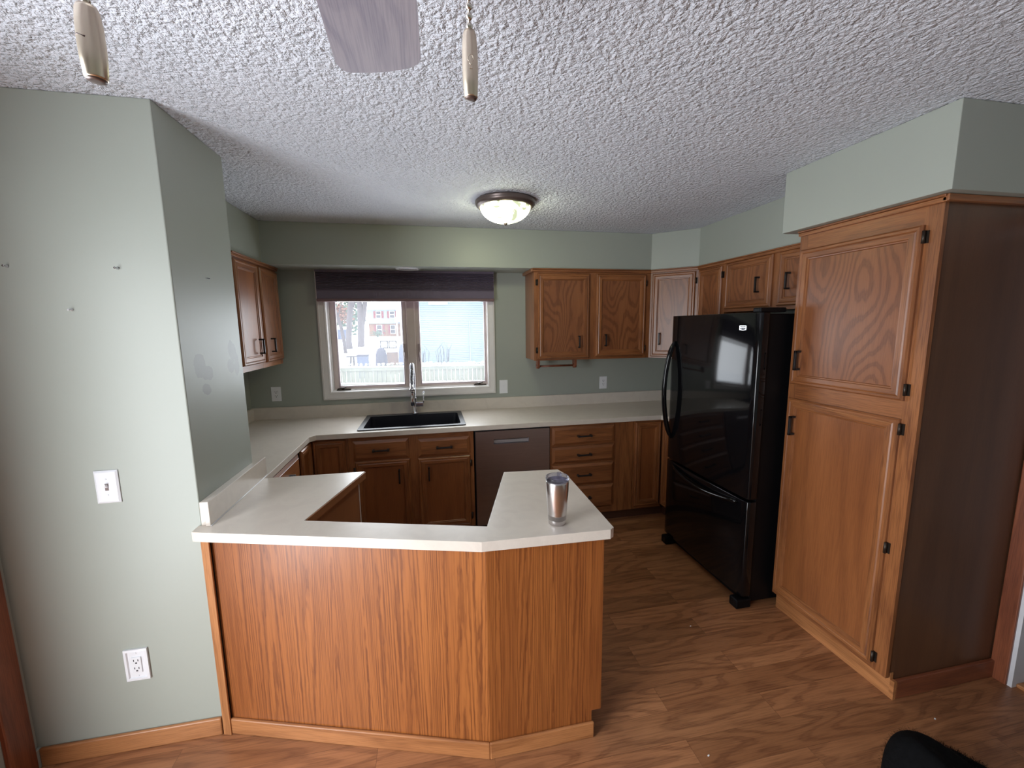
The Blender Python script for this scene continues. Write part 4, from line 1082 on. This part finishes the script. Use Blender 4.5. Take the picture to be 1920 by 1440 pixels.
# garden furniture beyond the fence
t = thing('picnic_table', 'snow-covered picnic table beyond the fence in the left sash', 'table', (-3.3, 20, -.4))
a = at(652, 667, 20); b_ = at(687, 667, 20); zt = a.z
MB().box(a.x, b_.x, 19.6, 20.4, zt - .05, zt).build('table_top', 'dark_outdoor', t)
MB().box(a.x - .02, b_.x + .02, 19.58, 20.42, zt + .0005, zt + .10).build('snow_layer', 'snow', t, bevel=.03)
for x in (a.x + .1, b_.x - .15):
    MB().add([(x, 19.6, zt - .75), (x + .06, 19.6, zt - .75), (x + .06, 20.0, zt - .05), (x, 20.0, zt - .05), (x, 19.7, zt - .75), (x + .06, 19.7, zt - .75), (x + .06, 20.1, zt - .05), (x, 20.1, zt - .05)], [(0, 1, 2, 3), (7, 6, 5, 4), (0, 4, 5, 1), (1, 5, 6, 2), (2, 6, 7, 3), (3, 7, 4, 0)]).build('leg', 'dark_outdoor', t)
c_ = at(657, 661, 21.2); d_ = at(680, 661, 21.2)
MB().box(c_.x, d_.x, 21.1, 21.35, c_.z - .05, c_.z).build('bench', 'dark_outdoor', t); MB().box(c_.x, d_.x, 21.08, 21.37, c_.z + .0005, c_.z + .07).build('snow_layer', 'snow', t, bevel=.02)
for x in (c_.x + .1, (c_.x + d_.x) / 2, d_.x - .15): MB().box(x, x + .06, 21.15, 21.3, -.45, c_.z - .05).build('leg', 'dark_outdoor', t)
t = thing('storage_box', 'blue-grey box at the right end of the picnic table outdoors', 'box', (-2.9, 18.5, -.4))
a = at(671, 668, 18.5); b_ = at(690, 674, 18.5); MB().box(a.x, b_.x, 18.3, 18.8, -.5, a.z).build('bin', 'bluegrey_plastic', t); MB().box(a.x - .02, b_.x + .02, 18.28, 18.82, a.z + .0005, a.z + .06).build('lid', 'grill_cover', t)


def covered(name, label, x0, x1, v0, Y, mat, cat):
    a = at(x0, v0, Y); b_ = at(x1, v0, Y); t = thing(name, label, cat, ((a.x + b_.x) / 2, Y, gz(Y)))
    w2 = (b_.x - a.x) / 2; cx_ = (a.x + b_.x) / 2; H = a.z - gz(Y); n_ = 28; v = []; f = []
    lv = [(1.0, 0), (1.02, .3), (1.0, .62), (.96, .78), (.80, .90), (.5, .98), (.02, 1.0)]
    for (s_, h_) in lv:
        for i in range(n_):
            an = 2 * PI * i / n_; wr = 1 + .03 * math.sin(5 * an + h_ * 3)
            v.append((cx_ + w2 * s_ * wr * math.copysign(abs(math.cos(an)) ** .6, math.cos(an)), Y + .3 * s_ * wr * math.copysign(abs(math.sin(an)) ** .6, math.sin(an)), gz(Y) - .02 + H * h_))
    for j in range(len(lv) - 1):
        for i in range(n_):
            k = (i + 1) % n_; f.append((j * n_ + i, j * n_ + k, (j + 1) * n_ + k, (j + 1) * n_ + i))
    MB().add(v, f, smooth=True).build('fabric_cover', mat, t)
    return t


covered('covered_grill', 'barbecue under a dark rounded cover beyond the fence', 703.5, 725, 651, 17, 'grill_cover', 'grill')
covered('covered_heater', 'tall blue-grey covered outdoor item at the right edge of the left sash', 746.5, 763, 643, 16.5, 'bluegrey_plastic', 'covered item')
t = thing('garden_bench', 'dark lattice-backed garden bench in the snow behind the covered grill', 'bench', (-3.2, 28, -.2)); YG = 28
a = at(712, 639, YG); b_ = at(744, 653, YG); lt = MB(); bb = MB()
for (x0, x1) in ((a.x, (a.x + b_.x) / 2 - .02), ((a.x + b_.x) / 2 + .02, b_.x)):
    z0, z1 = b_.z, a.z; bb.box(x0, x1, YG, YG + .04, z1 - .05, z1).box(x0, x1, YG, YG + .04, z0, z0 + .05).box(x0, x0 + .05, YG, YG + .04, z0, z1).box(x1 - .05, x1, YG, YG + .04, z0, z1)
    n_ = 7; st = (x1 - x0) / n_
    for i in range(n_):
        for s_ in (0, 1):
            pa = (x0 + st * i, z0 if s_ == 0 else z1); pb = (x0 + st * (i + 1), z1 if s_ == 0 else z0)
            lt.tube([(pa[0], YG + .02, pa[1]), (pb[0], YG + .02, pb[1])], .012, 5)
bb.build('back_frame', 'dark_outdoor', t); lt.build('lattice', 'dark_outdoor', t)
MB().box(a.x, b_.x, YG - .5, YG - .001, b_.z - .14, b_.z - .10, 'x').build('seat', 'dark_outdoor', t)
for x in (a.x, b_.x - .06):
    for y in (YG - .5, YG - .06): MB().box(x, x + .06, y, y + .05, -.3, b_.z - .141).build('leg', 'dark_outdoor', t)
t = thing('planter_box', 'long brown planter box beside the covered grill with snow on it', 'planter', (-2.3, 19.5, -.4))
a = at(726, 660, 19.5); b_ = at(746, 660, 19.5); MB().box(a.x, b_.x, 19.3, 19.8, -.5, a.z).build('box', 'mulch', t); MB().box(a.x - .03, b_.x + .03, 19.27, 19.83, a.z + .0005, a.z + .08).build('snow_layer', 'snow', t, bevel=.02)
